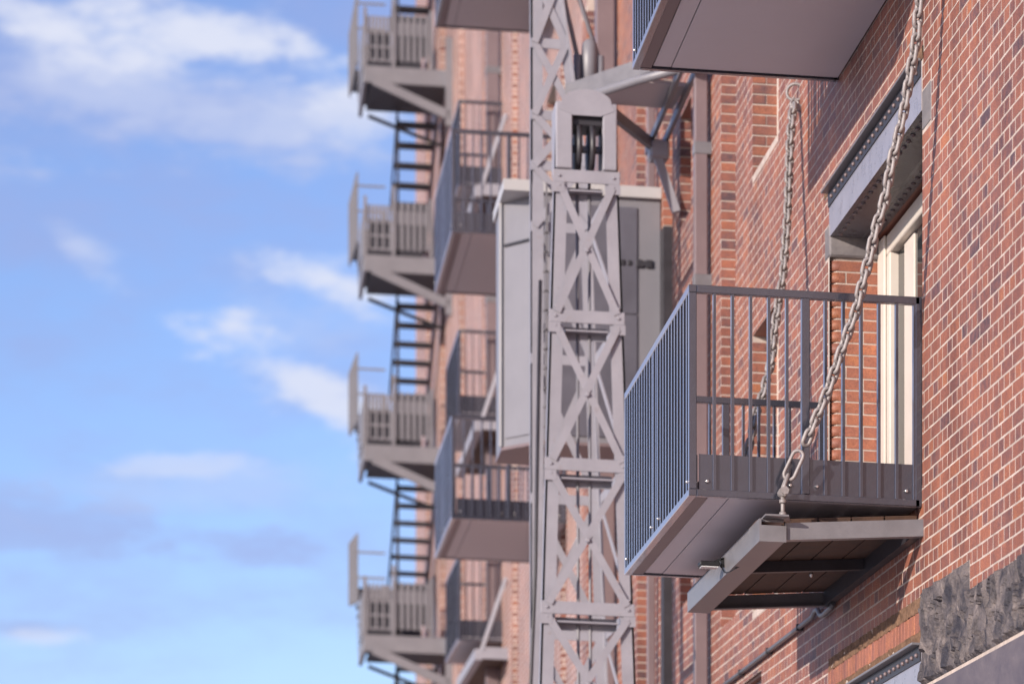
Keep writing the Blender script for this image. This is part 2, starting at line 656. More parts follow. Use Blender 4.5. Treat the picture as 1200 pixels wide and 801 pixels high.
# u0, u1, z0, z1, reveal depth, what closes it
OPEN = [DOOR,
        (17.28, 19.99, 1.2, 3.70, 0.40, 'door'),
        (17.28, 19.99, 8.0, 10.06, 0.46, 'door'),
        (21.864, 22.939, 8.16, 10.2, 0.20, 'window'), (21.864, 22.939, 4.96, 7.0, 0.20, 'window'), (22.56, 23.5, 1.9, 4.5, 0.10, 'window'),
        (23.716, 24.417, 5.06, 22.0, 0.12, 'slit'),
        (25.999, 26.64, 8.764, 9.707, 0.14, 'slit'), (25.999, 26.64, 5.55, 6.5, 0.14, 'slit'),
        (27.102, 27.688, 4.9, 22.0, 0.14, 'slit'),
        (28.85, 29.49, 8.6, 22.0, 0.14, 'slit'), (28.45, 29.45, 2.0, 6.6, 0.2, 'slit'),
        (31.316, 31.81, 3.0, 22.0, 0.14, 'slit'), (32.769, 33.546, 3.0, 22.0, 0.16, 'slit'),
        (35.6, 36.2, 3.0, 22.0, 0.16, 'slit'), (38.4, 39.2, 3.0, 22.0, 0.16, 'slit'),
        (41.504, 42.371, 3.0, 22.0, 0.18, 'slit'), (45.783, 47.149, 3.0, 22.0, 0.22, 'slit'), (50.674, 51.968, 3.0, 22.0, 0.2, 'slit'),
        (55.2, 56.4, 3.0, 22.0, 0.2, 'slit'), (59.2, 60.4, 3.0, 22.0, 0.2, 'slit')]
OPEN += [(36.7, 37.8, z, z + 2.1, 0.16, 'window') for z in (7.92, 11.15, 14.38)]
OPEN += [(44.35, 45.45, z, z + 2.05, 0.16, 'window') for z in (7.64, 10.76, 13.95)]

bld = thing("brick_warehouse", "long red brick warehouse with grey and purple weathered bricks and pale mortar joints", "building", (17.28, -0.01, 0))
bo = Vector(bld["_o"])

us = sorted({U_START, U_A, U_B, U_END} | {o[0] for o in OPEN} | {o[1] for o in OPEN})
zs = sorted({0.0, Z_A, Z_B, Z_TOP} | {o[2] for o in OPEN} | {o[3] for o in OPEN})
near, far = MB(), MB()
MW = -0.0009
for i in range(len(us) - 1):
    for j in range(len(zs) - 1):
        uc, zc = (us[i] + us[i + 1]) / 2, (zs[j] + zs[j + 1]) / 2
        if any(o[0] < uc < o[1] and o[2] < zc < o[3] for o in OPEN):
            continue
        real = U_A < uc < U_B and Z_A < zc < Z_B
        w = MW if real else 0.0
        (near if real else far).add([(us[i], w, zs[j]), (us[i + 1], w, zs[j]), (us[i + 1], w, zs[j + 1]), (us[i], w, zs[j + 1])], [(0, 1, 2, 3)])
for u0, u1, z0, z1, dp, kd in OPEN:
    real = U_A < u0 < U_B
    far.add([(u0, 0, z0), (u0, -dp, z0), (u0, -dp, z1), (u0, 0, z1)], [(0, 1, 2, 3)])
    if (u0, z0) != (DOOR[0], DOOR[2]):
        (near if real else far).add([(u1, MW, z0), (u1, -dp, z0), (u1, -dp, z1), (u1, MW, z1)], [(0, 1, 2, 3)])
    far.add([(u0, 0, z0), (u1, 0, z0), (u1, -dp, z0), (u0, -dp, z0)], [(0, 1, 2, 3)])
    far.add([(u0, 0, z1), (u1, 0, z1), (u1, -dp, z1), (u0, -dp, z1)], [(0, 1, 2, 3)])
    if kd == 'slit':
        far.add([(u0, -dp, z0), (u1, -dp, z0), (u1, -dp, z1), (u0, -dp, z1)], [(0, 1, 2, 3)])
# the other sides and the roof of the building's body
far.add([(U_END, 0, 0), (U_END, -14, 0), (U_END, -14, Z_TOP), (U_END, 0, Z_TOP)], [(0, 1, 2, 3)])
far.add([(U_START, 0, 0), (U_START, -14, 0), (U_START, -14, Z_TOP), (U_START, 0, Z_TOP)], [(0, 1, 2, 3)])
far.add([(U_START, -14, 0), (U_END, -14, 0), (U_END, -14, Z_TOP), (U_START, -14, Z_TOP)], [(0, 1, 2, 3)])
near.build("mortar_wall", MORTAR, bld)
far.build("wall", BRICK_FAR, bld)
MB().box(U_START, U_END, -14, 0.12, Z_TOP + 0.003, Z_TOP + 0.25).build("roof", ROOFING, bld)

# --- bricks ---------------------------------------------------------------------------------
rnd = random.Random(3)
H = 0.1125
JT = 0.0128
JZ = 0.0108


def tint_at(u, z):
    """clay shade of one brick: mixed firing, with drifts of purple headers"""
    t = rnd.gauss(0.54, 0.145)
    drift = noise.noise(Vector((u * 0.7, z * 0.55, 4.2)))
    t += 0.22 * drift
    if rnd.random() < 0.022 + 0.24 * max(0, -drift):
        t = rnd.uniform(0.08, 0.34)
    return min(1, max(0, t))


BR = []        # (plane, a0, a1, z0, z1, tint)
CUTS = [(o[0], o[1] + (0.1125 if o is DOOR else 0), o[2], o[3]) for o in OPEN]
CUTS += [(17.28, 20.0, 6.90, 7.225), (17.26, 20.13, 7.222, 7.296), (17.055, 17.30, 6.82, 7.05), (19.95, 20.125, 6.815, 7.035), (17.28, 20.0, 3.70, 4.245),
         (14.2, 16.165, 2.0, 4.108), (16.16, 17.29, 2.0, 4.262), (20.0, 20.425, 3.68, 4.025)]
i = 0
z = Z_A
while z + CRS <= Z_B + 1e-6:
    stretch_row = i % 2 == 1
    pitch = 2 * H if stretch_row else H
    a = U_A - (H / 2 if stretch_row else 0)
    zc = z + CRS / 2
    cuts = [c for c in CUTS if c[2] < z + CRS - JZ / 2 and c[3] > z + JZ / 2]
    while a < U_B:
        b0, b1 = max(a + JT / 2, U_A), min(a + pitch - JT / 2, U_B)
        segs = [(b0, b1, z + JZ / 2, z + CRS - JZ / 2)]
        for c0, c1, c2, c3 in cuts:
            nxt = []
            for s0, s1, t0, t1 in segs:
                if c1 <= s0 or c0 >= s1:
                    nxt.append((s0, s1, t0, t1))
                    continue
                m0, m1 = max(s0, c0), min(s1, c1)
                if m0 - s0 > 0.02:
                    nxt.append((s0, m0 - 0.003, t0, t1))
                if s1 - m1 > 0.02:
                    nxt.append((m1 + 0.003, s1, t0, t1))
                if t1 - c3 > 0.012:
                    nxt.append((m0, m1, c3 + 0.004, t1))
                if c2 - t0 > 0.012:
                    nxt.append((m0, m1, t0, c2 - 0.004))
            segs = nxt
        for s0, s1, t0, t1 in segs:
            if s1 - s0 > 0.018:
                BR.append(("face", s0, s1, t0, t1, tint_at((s0 + s1) / 2, zc)))
        a += pitch
    z += CRS
    i += 1
# jambs that face the camera
for u0, u1, z0, z1, dp, kd in OPEN:
    if not (U_A < u0 < U_B) or (u0, z0) == (DOOR[0], DOOR[2]) or kd == 'door':
        continue
    z = Z_A
    i = 0
    while z + CRS <= Z_B:
        if z0 - 0.03 < z and z + CRS < z1 + 0.03:
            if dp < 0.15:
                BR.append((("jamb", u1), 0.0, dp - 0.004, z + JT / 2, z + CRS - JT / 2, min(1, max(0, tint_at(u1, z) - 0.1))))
            else:
                m = 0.1 if i % 2 else dp
                BR.append((("jamb", u1), 0.0, m - 0.005, z + JT / 2, z + CRS - JT / 2, tint_at(u1, z)))
                if i % 2:
                    BR.append((("jamb", u1), 0.105, dp - 0.004, z + JT / 2, z + CRS - JT / 2, tint_at(u1, z)))
        z += CRS
        i += 1

single, rest = [], []
cand = []
for b in BR:
    full = b[0] == "face" and abs(b[4] - b[3] - CRS + JZ) < 1e-4 and (abs((b[2] - b[1]) - (H - JT)) < 1e-4 or abs((b[2] - b[1]) - (2 * H - JT)) < 1e-4)
    d = b[1]
    zlo, zhi = 1.6 + 454 / 3700 * d, 1.6 + 1255 / 3700 * d
    if full and zlo - 0.02 < b[3] < zhi and b[1] > 15.1 + 0:
        long = (b[2] - b[1]) > 0.15
        cand.append((d - (1.6 if long else 0), b))
    else:
        rest.append(b)
cand.sort(key=lambda c: c[0])
N_SINGLE = 212
single = [c[1] for c in cand[:N_SINGLE]]
rest += [c[1] for c in cand[N_SINGLE:]]

verts, faces, tints = [], [], []
for pl, a0, a1, z0, z1, t in rest:
    n = len(verts)
    j = 0.0022
    wv = 0.0022 * noise.noise(Vector((a0 * 1.3, z0 * 3.1, 2.0)))
    z0, z1 = z0 + wv, z1 + wv
    p = rnd.uniform(-0.0003, 0.0004)
    q = [rnd.uniform(-j, j) for _ in range(4)]
    if pl == "face":
        f4 = [(a0 + q[0], p, z0 + q[1]), (a1 + q[2], p, z0 + q[3]), (a1 + q[0], p, z1 + q[2]), (a0 + q[3], p, z1 + q[1])]
        b4 = [(a0, MW - 0.002, z0), (a1, MW - 0.002, z0), (a1, MW - 0.002, z1), (a0, MW - 0.002, z1)]
    else:
        uj = pl[1]
        f4 = [(uj - 0.006 + p, -a0, z0), (uj - 0.006 + p, -a1, z0), (uj - 0.006 + p, -a1, z1), (uj - 0.006 + p, -a0, z1)]
        b4 = [(uj + 0.002, -a0, z0), (uj + 0.002, -a1, z0), (uj + 0.002, -a1, z1), (uj + 0.002, -a0, z1)]
    verts += [P(*v) - bo for v in f4 + b4]
    fs = [(0, 1, 2, 3), (0, 4, 5, 1), (1, 5, 6, 2), (2, 6, 7, 3), (3, 7, 4, 0)]
    if pl == "face":
        fs = [tuple(reversed(x)) for x in fs]
    faces += [tuple(k + n for k in x) for x in fs]
    tints += [t] * 5
me = bpy.data.meshes.new("brickwork")
me.from_pydata(verts, [], faces)
me.materials.append(BRICK)
at = me.attributes.new("tint", 'FLOAT', 'FACE')
at.data.foreach_set("value", np.array(tints, dtype=np.float32))
bw = bpy.data.objects.new("brickwork", me)
bw["kind"] = "stuff"
bw.parent = bld
COL.objects.link(bw)


def brick_mesh(L, t, c=0.001, hgt=CRS - JZ):
    """a brick laid in the wall, its face towards w, chamfered arrises; centred on its face"""
    a, b = L / 2, hgt / 2
    f = [(-a + c, 0, -b + c), (a - c, 0, -b + c), (a - c, 0, b - c), (-a + c, 0, b - c)]
    m = [(-a, -c * 0.8, -b), (a, -c * 0.8, -b), (a, -c * 0.8, b), (-a, -c * 0.8, b)]
    k = [(-a, -0.03, -b), (a, -0.03, -b), (a, -0.03, b), (-a, -0.03, b)]
    vs = f + m + k
    fs = [(3, 2, 1, 0)]
    for i in range(4):
        j = (i + 1) % 4
        fs += [(i, j, 4 + j, 4 + i), (4 + i, 4 + j, 8 + j, 8 + i)]
    me = bpy.data.meshes.new("brick")
    me.from_pydata([M3(v) for v in vs], [], fs)
    me.materials.append(BRICK)
    at = me.attributes.new("tint", 'FLOAT', 'FACE')
    at.data.foreach_set("value", np.full(len(fs), t, dtype=np.float32))
    return me


NT = 12
BM = {(L, k): brick_mesh((2 * H if L else H) - JT, k / (NT - 1)) for L in (0, 1) for k in range(NT)}
for pl, a0, a1, z0, z1, t in single:
    o = bpy.data.objects.new("brick", BM[(1 if a1 - a0 > 0.15 else 0, min(NT - 1, max(0, round(t * (NT - 1) + rnd.uniform(-.4, .4)))))])
    o.parent = bld
    o.location = P((a0 + a1) / 2 + rnd.uniform(-.001, .001), rnd.uniform(-.0003, .0004), (z0 + z1) / 2 + 0.0022 * noise.noise(Vector((a0 * 1.3, z0 * 3.1, 2.0))) + rnd.uniform(-.0011, .0011)) - bo
    COL.objects.link(o)

# the door's far jamb: bull-nosed corner bricks and the reveal behind them, each a brick of its own
UF = 19.99
RN = 0.062


def bull_mesh(Lw, t):
    hgt = CRS - JZ
    arc = [(-RN + RN * math.sin(a), RN - RN * math.cos(a)) for a in [math.pi / 2 * k / 6 for k in range(7)]]
    poly = [(-Lw, 0.0)] + arc + [(0.0, 0.1125 - JT), (-Lw, 0.1125 - JT)]        # (w, u)
    vs = [(u, w, zz) for zz in (-hgt / 2, hgt / 2) for w, u in poly]
    n = len(poly)
    fs = [tuple(reversed(range(n))), tuple(range(n, 2 * n))] + [(i, (i + 1) % n, n + (i + 1) % n, n + i) for i in range(n)]
    me = bpy.data.meshes.new("brick")
    me.from_pydata([M3(v) for v in vs], [], fs)
    for p in me.polygons[3:9]:
        p.use_smooth = True
    import bmesh
    bm = bmesh.new()
    bm.from_mesh(me)
    bmesh.ops.recalc_face_normals(bm, faces=bm.faces)
    bm.to_mesh(me)
    bm.free()
    me.materials.append(BRICK)
    at = me.attributes.new("tint", 'FLOAT', 'FACE')
    at.data.foreach_set("value", np.full(len(me.polygons), t, dtype=np.float32))
    return me


def jamb_piece(w0, w1, zc, t):
    L = w0 - w1
    hgt = CRS - JZ
    me = bpy.data.meshes.new("brick")
    vs = [(0, 0, -hgt / 2), (0, -L, -hgt / 2), (0, -L, hgt / 2), (0, 0, hgt / 2)]
    vs = [(u - 0.002 * 0, w, zz) for u, w, zz in vs] + [(0.05, w, zz) for u, w, zz in vs]
    me.from_pydata([M3(v) for v in vs], [], [(3, 2, 1, 0), (0, 1, 5, 4), (1, 2, 6, 5), (2, 3, 7, 6), (3, 0, 4, 7)])
    me.materials.append(BRICK)
    at = me.attributes.new("tint", 'FLOAT', 'FACE')
    at.data.foreach_set("value", np.full(5, t, dtype=np.float32))
    o = bpy.data.objects.new("brick", me)
    o.parent = bld
    o.location = P(UF, w0, zc) - bo
    COL.objects.link(o)


MB().add([(UF + 0.004, -0.05, 4.8), (UF + 0.004, -0.46, 4.8), (UF + 0.004, -0.46, 7.0), (UF + 0.004, -0.05, 7.0), (UF + 0.06, -0.003, 4.8), (UF + 0.06, -0.003, 7.0), (UF + 0.13, MW, 4.8), (UF + 0.13, MW, 7.0)], [(0, 1, 2, 3), (0, 4, 5, 3), (4, 6, 7, 5)]).build("jamb_mortar", MORTAR, bld)
bullA = [bull_mesh(0.215, t) for t in (0.62, 0.75, 0.9)]
bullB = [bull_mesh(0.1025, t) for t in (0.5, 0.7, 0.85)]
z = Z_A
i = 0
while z < 6.9:
    zc = z + CRS / 2
    if zc > 4.9 and not (6.80 < zc < 7.04):
        me = rnd.choice(bullA if i % 2 else bullB)
        o = bpy.data.objects.new("brick", me)
        o.parent = bld
        o.location = P(UF, 0.001, zc) - bo
        COL.objects.link(o)
        if i % 2:
            jamb_piece(-0.225, -0.335, zc, rnd.uniform(.55, .95))
        else:
            jamb_piece(-0.113, -0.328, zc, rnd.uniform(.55, .95))
    z += CRS
    i += 1

# dressed stones that carry the lintel
MB().box(17.06, 17.276, -0.3, 0.004, 6.825, 7.045, 0.006).build("bearing_stone", STONE_GREY, bld, label="dressed grey stone carrying the near end of the lintel")
st = MB().box(19.955, 20.12, -0.34, 0.006, 6.82, 7.03, 0.012)
st.build("bearing_stone", STONE_GREY, bld, label="dressed grey stone under the far end of the lintel")


def rough_stone(u0, u1, z0, z1, depth, nu, nz, seed, lean=0.0):
    """a rock-faced block: flat broken facets at odd tilts, split like stone"""
    vs, fs = [], []
    rs = random.Random(int(seed))
    pts = [(rs.uniform(u0, u1), rs.uniform(z0, z1), rs.uniform(0.25, 1.0), rs.uniform(-.55, .55), rs.uniform(-.3, .3)) for _ in range(int(70 * (u1 - u0)))]
    for j in range(nz + 1):
        for i in range(nu + 1):
            u = u0 + (u1 - u0) * i / nu
            zz = z0 + (z1 - z0) * j / nz
            e = min(1, min(i, nu - i, j, nz - j) / 2.0)
            q = Vector((u * 7, zz * 7, seed))
            du, dz = u + 0.03 * noise.noise(q), zz + 0.03 * noise.noise(q + Vector((9, 0, 0)))
            f = min(pts, key=lambda p: (2.1 * (p[0] - du)) ** 2 + (1.0 * (p[1] - dz)) ** 2)
            w = depth * f[2] + f[3] * (u - f[0]) + f[4] * (zz - f[1])
            w += 0.006 * noise.fractal(Vector((u * 26, zz * 15, seed)), 0.9, 2.1, 4)
            w = min(max(w, 0.006), depth * 1.5)
            w = 0.003 + e * (w - 0.003)
            if i == nu:
                u += 0.014 * noise.noise(Vector((zz * 14, seed, 0)))
            if j == nz:
                zz += 0.006 * noise.noise(Vector((u * 22, seed, 3)))
            vs.append((u, w, zz))
    n0 = len(vs)
    for j in range(nz):
        for i in range(nu):
            a = j * (nu + 1) + i
            fs.append((a, a + 1, a + nu + 2, a + nu + 1))
    ring = [i for i in range(nu + 1)] + [j * (nu + 1) + nu for j in range(1, nz + 1)] + [nz * (nu + 1) + i for i in range(nu - 1, -1, -1)] + [j * (nu + 1) for j in range(nz - 1, 0, -1)]
    m = MB()
    vs += [(vs[k][0], -0.2, vs[k][2]) for k in ring]
    for q in range(len(ring)):
        r2 = (q + 1) % len(ring)
        fs.append((ring[q], ring[r2], n0 + r2, n0 + q))
    m.add(vs, fs)
    m.sm = [False] * len(m.f)
    return m


rough_stone(16.168, 17.285, 3.742, 4.262, 0.034, 100, 56, 2.0, 0.0).build("quoin_stone", STONE_DARK, bld, label="rock-faced dark stone block at the opening's corner")
rough_stone(14.0, 16.162, 3.742, 4.108, 0.032, 180, 40, 9.0).build("quoin_stone", STONE_DARK, bld, label="rock-faced dark stone block with a lower top edge")
MB().box(13.8, 17.24, -0.2, 0.006, 3.15, 3.725, 0.006).build("quoin_stone", STONE_SMOOTH, bld, label="smooth dressed dark stone below the rock-faced blocks")
MB().box(13.8, 17.24, -0.2, 0.0015, 3.722, 3.744).build("mortar_joint", MORTAR, bld)
MB().box(20.0, 20.42, -0.2, 0.008, 3.69, 4.02, 0.01).build("quoin_stone", STONE_SMOOTH, bld, label="dark stone at the far end of the lower lintel")


def lintel(z_fl, hgt, u0=17.30, u1=19.985):
    """steel lintel: projecting flange, riveted angle, web, and a soffit plate reaching into the wall"""
    zb = z_fl - hgt
    b = MB().box(u0, u1, -0.02, 0.003, zb, z_fl)
    b.box(u0, u1, -0.30, -0.021, zb, zb + 0.02)
    o = b.build("lintel_beam", LINTEL, bld)
    MB().box(u0, u1, -0.02, 0.058, z_fl + 0.0015, z_fl + 0.016, 0.003).build("flange", CHANNEL, o)
    MB().box(u0, u1, 0.0035, 0.011, z_fl - 0.085, z_fl).build("angle_strip", DARK, o)
    rv = MB()
    k = u0 + 0.07
    while k < u1 - 0.05:
        rv.tube([(k, 0.010, z_fl - 0.048), (k, 0.020, z_fl - 0.048), (k, 0.026, z_fl - 0.048)], [0.014, 0.012, 0.005], 8)
        rv.tube([(k + 0.02, -0.05, zb + 0.001), (k + 0.02, -0.05, zb - 0.008), (k + 0.02, -0.05, zb - 0.014)], [0.016, 0.014, 0.006], 8)
        rv.tube([(k + 0.02, -0.26, zb + 0.001), (k + 0.02, -0.26, zb - 0.008), (k + 0.02, -0.26, zb - 0.014)], [0.016, 0.014, 0.006], 8)
        k += 0.118
    rv.build("rivets", MAUVE, o, kind="stuff")
    return o


def rough_strip(u0, u1, z0, z1, wc, amp, seed):
    m = MB()
    n = int((u1 - u0) / 0.025)
    vs, fs = [], []
    for i in range(n + 1):
        u = u0 + (u1 - u0) * i / n
        for j in range(4):
            zz = z0 + (z1 - z0) * j / 3
            e = amp * noise.fractal(Vector((u * 13, zz * 25, seed)), 1.0, 2.0, 4)
            if j in (0, 3):
                zz += 0.006 * noise.noise(Vector((u * 20, seed, j)))
            vs.append((u, wc + e, zz))
    for i in range(n):
        for j in range(3):
            a = i * 4 + j
            fs.append((a, a + 4, a + 5, a + 1))
    m.add(vs, fs)
    return m


lintel(7.222, 0.277)
rough_strip(17.25, 20.14, 7.226, 7.30, 0.006, 0.010, 1.0).build("rough_mortar_bed", BED, bld)
lintel(3.972, 0.27)
rough_strip(17.29, 20.0, 3.975, 4.055, 0.005, 0.010, 5.0).build("rough_mortar_bed", BED, bld)
rough_strip(17.285, 20.0, 4.165, 4.245, 0.006, 0.012, 8.0).build("rough_mortar_bed", BED, bld)
MB().box(17.285, 20.0, -0.1, -0.004, 4.05, 4.175).build("arch_mortar", MORTAR, bld)
k = 17.30
while k < 19.95:           # brick-on-edge course over the lower opening
    L = 0.0745
    m = MB().box(k, k + L, -0.05, 0.002 + rnd.uniform(0, .003), 4.052, 4.17, 0.003)
    ob = m.build("brick", BRICK, bld)
    a = ob.data.attributes.new("tint", 'FLOAT', 'FACE')
    a.data.foreach_set("value", np.full(len(ob.data.polygons), rnd.uniform(.55, .9), dtype=np.float32))
    k += L + 0.0105


# glazed doors standing in the openings
def loading_door(z0, z1, uf=19.985):
    d = MB().box(17.29, uf, -0.452, -0.33, z1 - 0.145, z1 - 0.02, 0.006)
    d.box(uf - 0.29, uf, -0.452, -0.331, z0, z1 - 0.146, 0.006).box(17.29, 17.5, -0.452, -0.331, z0, z1 - 0.146, 0.006)
    d.box(uf - 0.20, uf, -0.329, -0.312, z0, z1 - 0.02, 0.004)
    root = d.build("glazed_door", FRAME, bld)
    s = MB().box(uf - 0.79, uf - 0.51, -0.44, -0.376, z0 + 0.01, z1 - 0.15, 0.004)
    s.box(18.3, 18.42, -0.44, -0.377, z0 + 0.01, z1 - 0.17, 0.004).box(17.6, 18.2995, -0.44, -0.378, z0 + 0.01, z0 + 0.14, 0.004)
    s.box(18.4205, uf - 0.7905, -0.44, -0.378, z0 + 0.01, z0 + 0.14, 0.004)
    s.build("sash", FRAME, root)
    MB().box(17.5, uf - 0.29, -0.40, -0.387, z0, z1 - 0.146).build("pane", GLASS, root)
    return root


loading_door(4.86, 6.945)
loading_door(8.0, 10.06)
for u0, u1, z0, z1, dp, kd in OPEN:
    if kd != 'window':
        continue
    m = MB()
    fm = MAUVE if z0 < 3 else FRAME
    m.box(u0, u0 + 0.06, -dp - 0.04, -dp + 0.02, z0, z1, 0.005).box(u1 - 0.06, u1, -dp - 0.04, -dp + 0.02, z0, z1, 0.005)
    m.box(u0 + 0.061, u1 - 0.061, -dp - 0.04, -dp + 0.019, z1 - 0.07, z1, 0.005).box(u0 + 0.061, u1 - 0.061, -dp - 0.04, -dp + 0.019, z0, z0 + 0.07, 0.005)
    m.box(u0 + 0.061, u1 - 0.061, -dp - 0.03, -dp + 0.012, (z0 + z1) / 2 - 0.02, (z0 + z1) / 2 + 0.02, 0.004)
    win = m.build("window", fm, bld)
    MB().box(u0 + 0.05, u1 - 0.05, -dp - 0.02, -dp - 0.01, z0 + 0.05, z1 - 0.05).build("pane", GLASS, win)
    MB().box(u0 + 0.002, u1 - 0.002, -dp + 0.021, 0.003, z0 - 0.05, z0 + 0.012, 0.006).build("sill", MORTAR, win)
MB().box(27.60, 27.792, -0.135, 0.008, 4.9, 9.05).build("niche_shade", DARK, bld)  # dark board added in the niche, standing for the shade beside the crane house
# the basement window under the lower lintel
m = MB()
for a, b in ((17.29, 17.4), (18.6, 18.7), (19.87, 19.985)):
    m.box(a, b, -0.4, -0.33, 1.2, 3.69, 0.005)
win = m.box(17.4, 19.87, -0.4, -0.331, 3.55, 3.69, 0.005).build("window", FRAME, bld)
MB().box(17.35, 19.9, -0.385, -0.375, 1.2, 3.6).build("pane", GLASS, win)


# ------------------------------------------------------------------ pipes on the wall
def downpipe(u, r, z0, z1, brackets, label):
    t = thing("downpipe", label, "pipe", (u, r + 0.03, z0), "rainwater pipes down the brick wall")
    MB().box(u - r, u + r, 0.03, 0.03 + 2 * r, z0, z1, 0.008).build("pipe", MAUVE, t)
    for z in brackets:
        MB().box(u - r - 0.006, u + r + 0.006, -0.005, 0.036 + 2 * r, z - 0.05, z + 0.05, 0.006).build("bracket", CHANNEL, t)
    return t


downpipe(24.95, 0.052, 2.2, 23.5, (4.6, 7.894, 8.948, 12.1), "mauve square downpipe behind the balcony railing, nearest of the wall's downpipes")
downpipe(28.0, 0.035, 2.2, 23.5, (5.0, 8.2, 11.4), "mauve downpipe just right of the grey crane house")
downpipe(31.0, 0.09, 2.2, 23.5, (5.0, 8.2, 11.4, 14.6), "dark violet downpipe behind the top of the lattice tower")
downpipe(44.1, 0.09, 2.2, 23.5, (6.0, 9.2, 12.4, 15.6), "grey downpipe between the far balconies and the lattice tower")

t = thing("conduit_pipe", "thin dark conduit with a kink running along the bricks under the balcony", "pipe", (20.0, 0.03, 4.56))
MB().tube([(26.2, .03, 4.575), (20.75, .03, 4.575), (20.42, .03, 4.575), (20.33, .03, 4.60), (20.24, .03, 4.60), (20.14, .03, 4.545), (20.05, .03, 4.535), (19.78, .03, 4.545), (19.7, .03, 4.56)], 0.016, 10).build("pipe", CONDUIT, t)
for u in (20.9, 22.1, 23.3, 24.5):
    MB().box(u - 0.012, u + 0.012, -0.005, 0.05, 4.552, 4.598, 0.003).build("clip", DARK, t)

# ------------------------------------------------------------------ railed balconies
BL, BD, BH = 2.82, 1.31, 1.165


def balcony(u0, z0, label, depth=BD, length=BL, soffit=SOFFIT):
    """railed box balcony: flat-bar balusters on three sides, kick plate behind them, flat soffit"""
    t = thing("balcony", label, "balcony", (u0, 0, z0), "railed balconies on the brick wall")
    u1, w1, zt = u0 + length, depth, z0 + BH
    c = 0.003
    MB().box(u0, u1, w1 - 0.045, w1, zt - 0.042, zt, c).build("top_rail", ANTHRA, t)
    MB().box(u0, u1, w1 - 0.045, w1, z0, z0 + 0.038, c).build("bottom_rail", ANTHRA, t)
    for a, b in ((u0, u0 + 0.042), (u1 - 0.042, u1)):
        MB().box(a, b, 0.012, w1 - 0.0455, zt - 0.042, zt, c).build("top_rail", ANTHRA, t)
        MB().box(a, b, 0.012, w1 - 0.0455, z0, z0 + 0.038, c).build("bottom_rail", ANTHRA, t)
        MB().box(a, b, w1 - 0.044, w1 - 0.001, z0 + 0.0385, zt - 0.0425, c).build("corner_post", ANTHRA, t)
        MB().box(a, b, 0.0, 0.036, z0, zt - 0.001, c).build("wall_post", ANTHRA, t)
        MB().box(a, b, w1 / 2 - 0.023, w1 / 2 + 0.023, z0 + 0.0385, zt - 0.0425, c).build("middle_post", ANTHRA, t)
    um = (u0 + u1) / 2
    for a in (um - 0.075, um + 0.045):
        MB().box(a, a + 0.03, w1 - 0.044, w1 - 0.001, z0 + 0.0385, zt - 0.0425, c).build("middle_post", ANTHRA, t)
    proto = {}

    def bal(u, w, side):
        if side in proto:
            o = proto[side][0].copy()
            COL.objects.link(o)
            o.location = M3((u - proto[side][1], w - proto[side][2], 0))
        else:
            if side == 'o':
                o = MB().box(u - 0.016, u + 0.016, w - 0.043, w - 0.003, z0 + 0.0385, zt - 0.0425).build("baluster", ANTHRA, t)
            else:
                o = MB().box(u + 0.002, u + 0.041, w - 0.0075, w + 0.0075, z0 + 0.0385, zt - 0.0425).build("baluster", ANTHRA, t)
            proto[side] = (o, u, w)
        return o
    n = int(round(length / 0.1175))
    for i in range(1, n):
        if i == n // 2:
            continue
        bal(u0 + length * i / n, w1, 'o')
    ws = [w1 - 0.145 - 0.1015 * i for i in range(5)]
    k = w1 / 2 - 0.113
    while k > 0.03:
        ws.append(k)
        k -= 0.1005
    ws = [w for w in ws if abs(w - w1 / 2) > 0.05]
    for w in ws:
        bal(u0, w, 'n')
        bal(u1 - 0.043, w, 'f')
    # kick plates behind the bars
    MB().box(u0 + 0.05, u1 - 0.05, w1 - 0.056, w1 - 0.051, z0 + 0.02, z0 + 0.235).build("kick_plate", ANTHRA, t)
    MB().box(u0 + 0.020, u0 + 0.025, 0.037, w1 - 0.06, z0 + 0.02, z0 + 0.235).build("kick_plate", ANTHRA, t)
    MB().box(u1 - 0.025, u1 - 0.020, 0.037, w1 - 0.06, z0 + 0.02, z0 + 0.235).build("kick_plate", ANTHRA, t)
    # deck and soffit
    MB().box(u0 + 0.06, u1 - 0.06, 0.01, w1 - 0.07, z0 + 0.06, z0 + 0.10).build("deck", DARK, t)
    MB().box(u0 + 0.043, u1 - 0.043, w1 - 0.115, w1 - 0.0465, z0 + 0.004, z0 + 0.03).build("edge_angle", MAUVE, t)
    MB().box(u0 + 0.05, u1 - 0.06, w1 - 0.235, w1 - 0.124, z0 + 0.012, z0 + 0.02).build("soffit_border", soffit, t)
    MB().box(u0 + 0.05, u1 - 0.06, 0.012, w1 - 0.241, z0 + 0.010, z0 + 0.02).build("soffit", soffit, t)
    MB().box(u0 + 0.05, u1 - 0.05, 0.012, w1 - 0.12, z0 + 0.022, z0 + 0.056).build("floor_tray", DARK, t)
    # bolts
    pb = None
    for w in (w1 - 0.105, w1 / 2 + 0.085, w1 / 2 - 0.045 - 0.02, 0.085):
        if pb is None:
            pb = MB().tube([(u0 + 0.0195, w, z0 + 0.085), (u0 + 0.010, w, z0 + 0.085), (u0 + 0.005, w, z0 + 0.085)], [0.0115, 0.011, 0.006], 10).build("bolt", BOLT, t)
            w_b = w
        else:
            o = pb.copy()
            COL.objects.link(o)
            o.location = M3((0, w - w_b, 0))
    pb = None
    for u in (u0 + 0.06, um - 0.18, um + 0.12, u1 - 0.12):
        if pb is None:
            pb = MB().tube([(u, w1 - 0.052, z0 + 0.085), (u, w1 + 0.004, z0 + 0.085), (u, w1 + 0.010, z0 + 0.085)], [0.009, 0.009, 0.006], 10).build("bolt", BOLT, t)
            u_b = u
        else:
            o = pb.copy()
            COL.objects.link(o)
            o.location = M3((u - u_b, 0, 0))
    return t


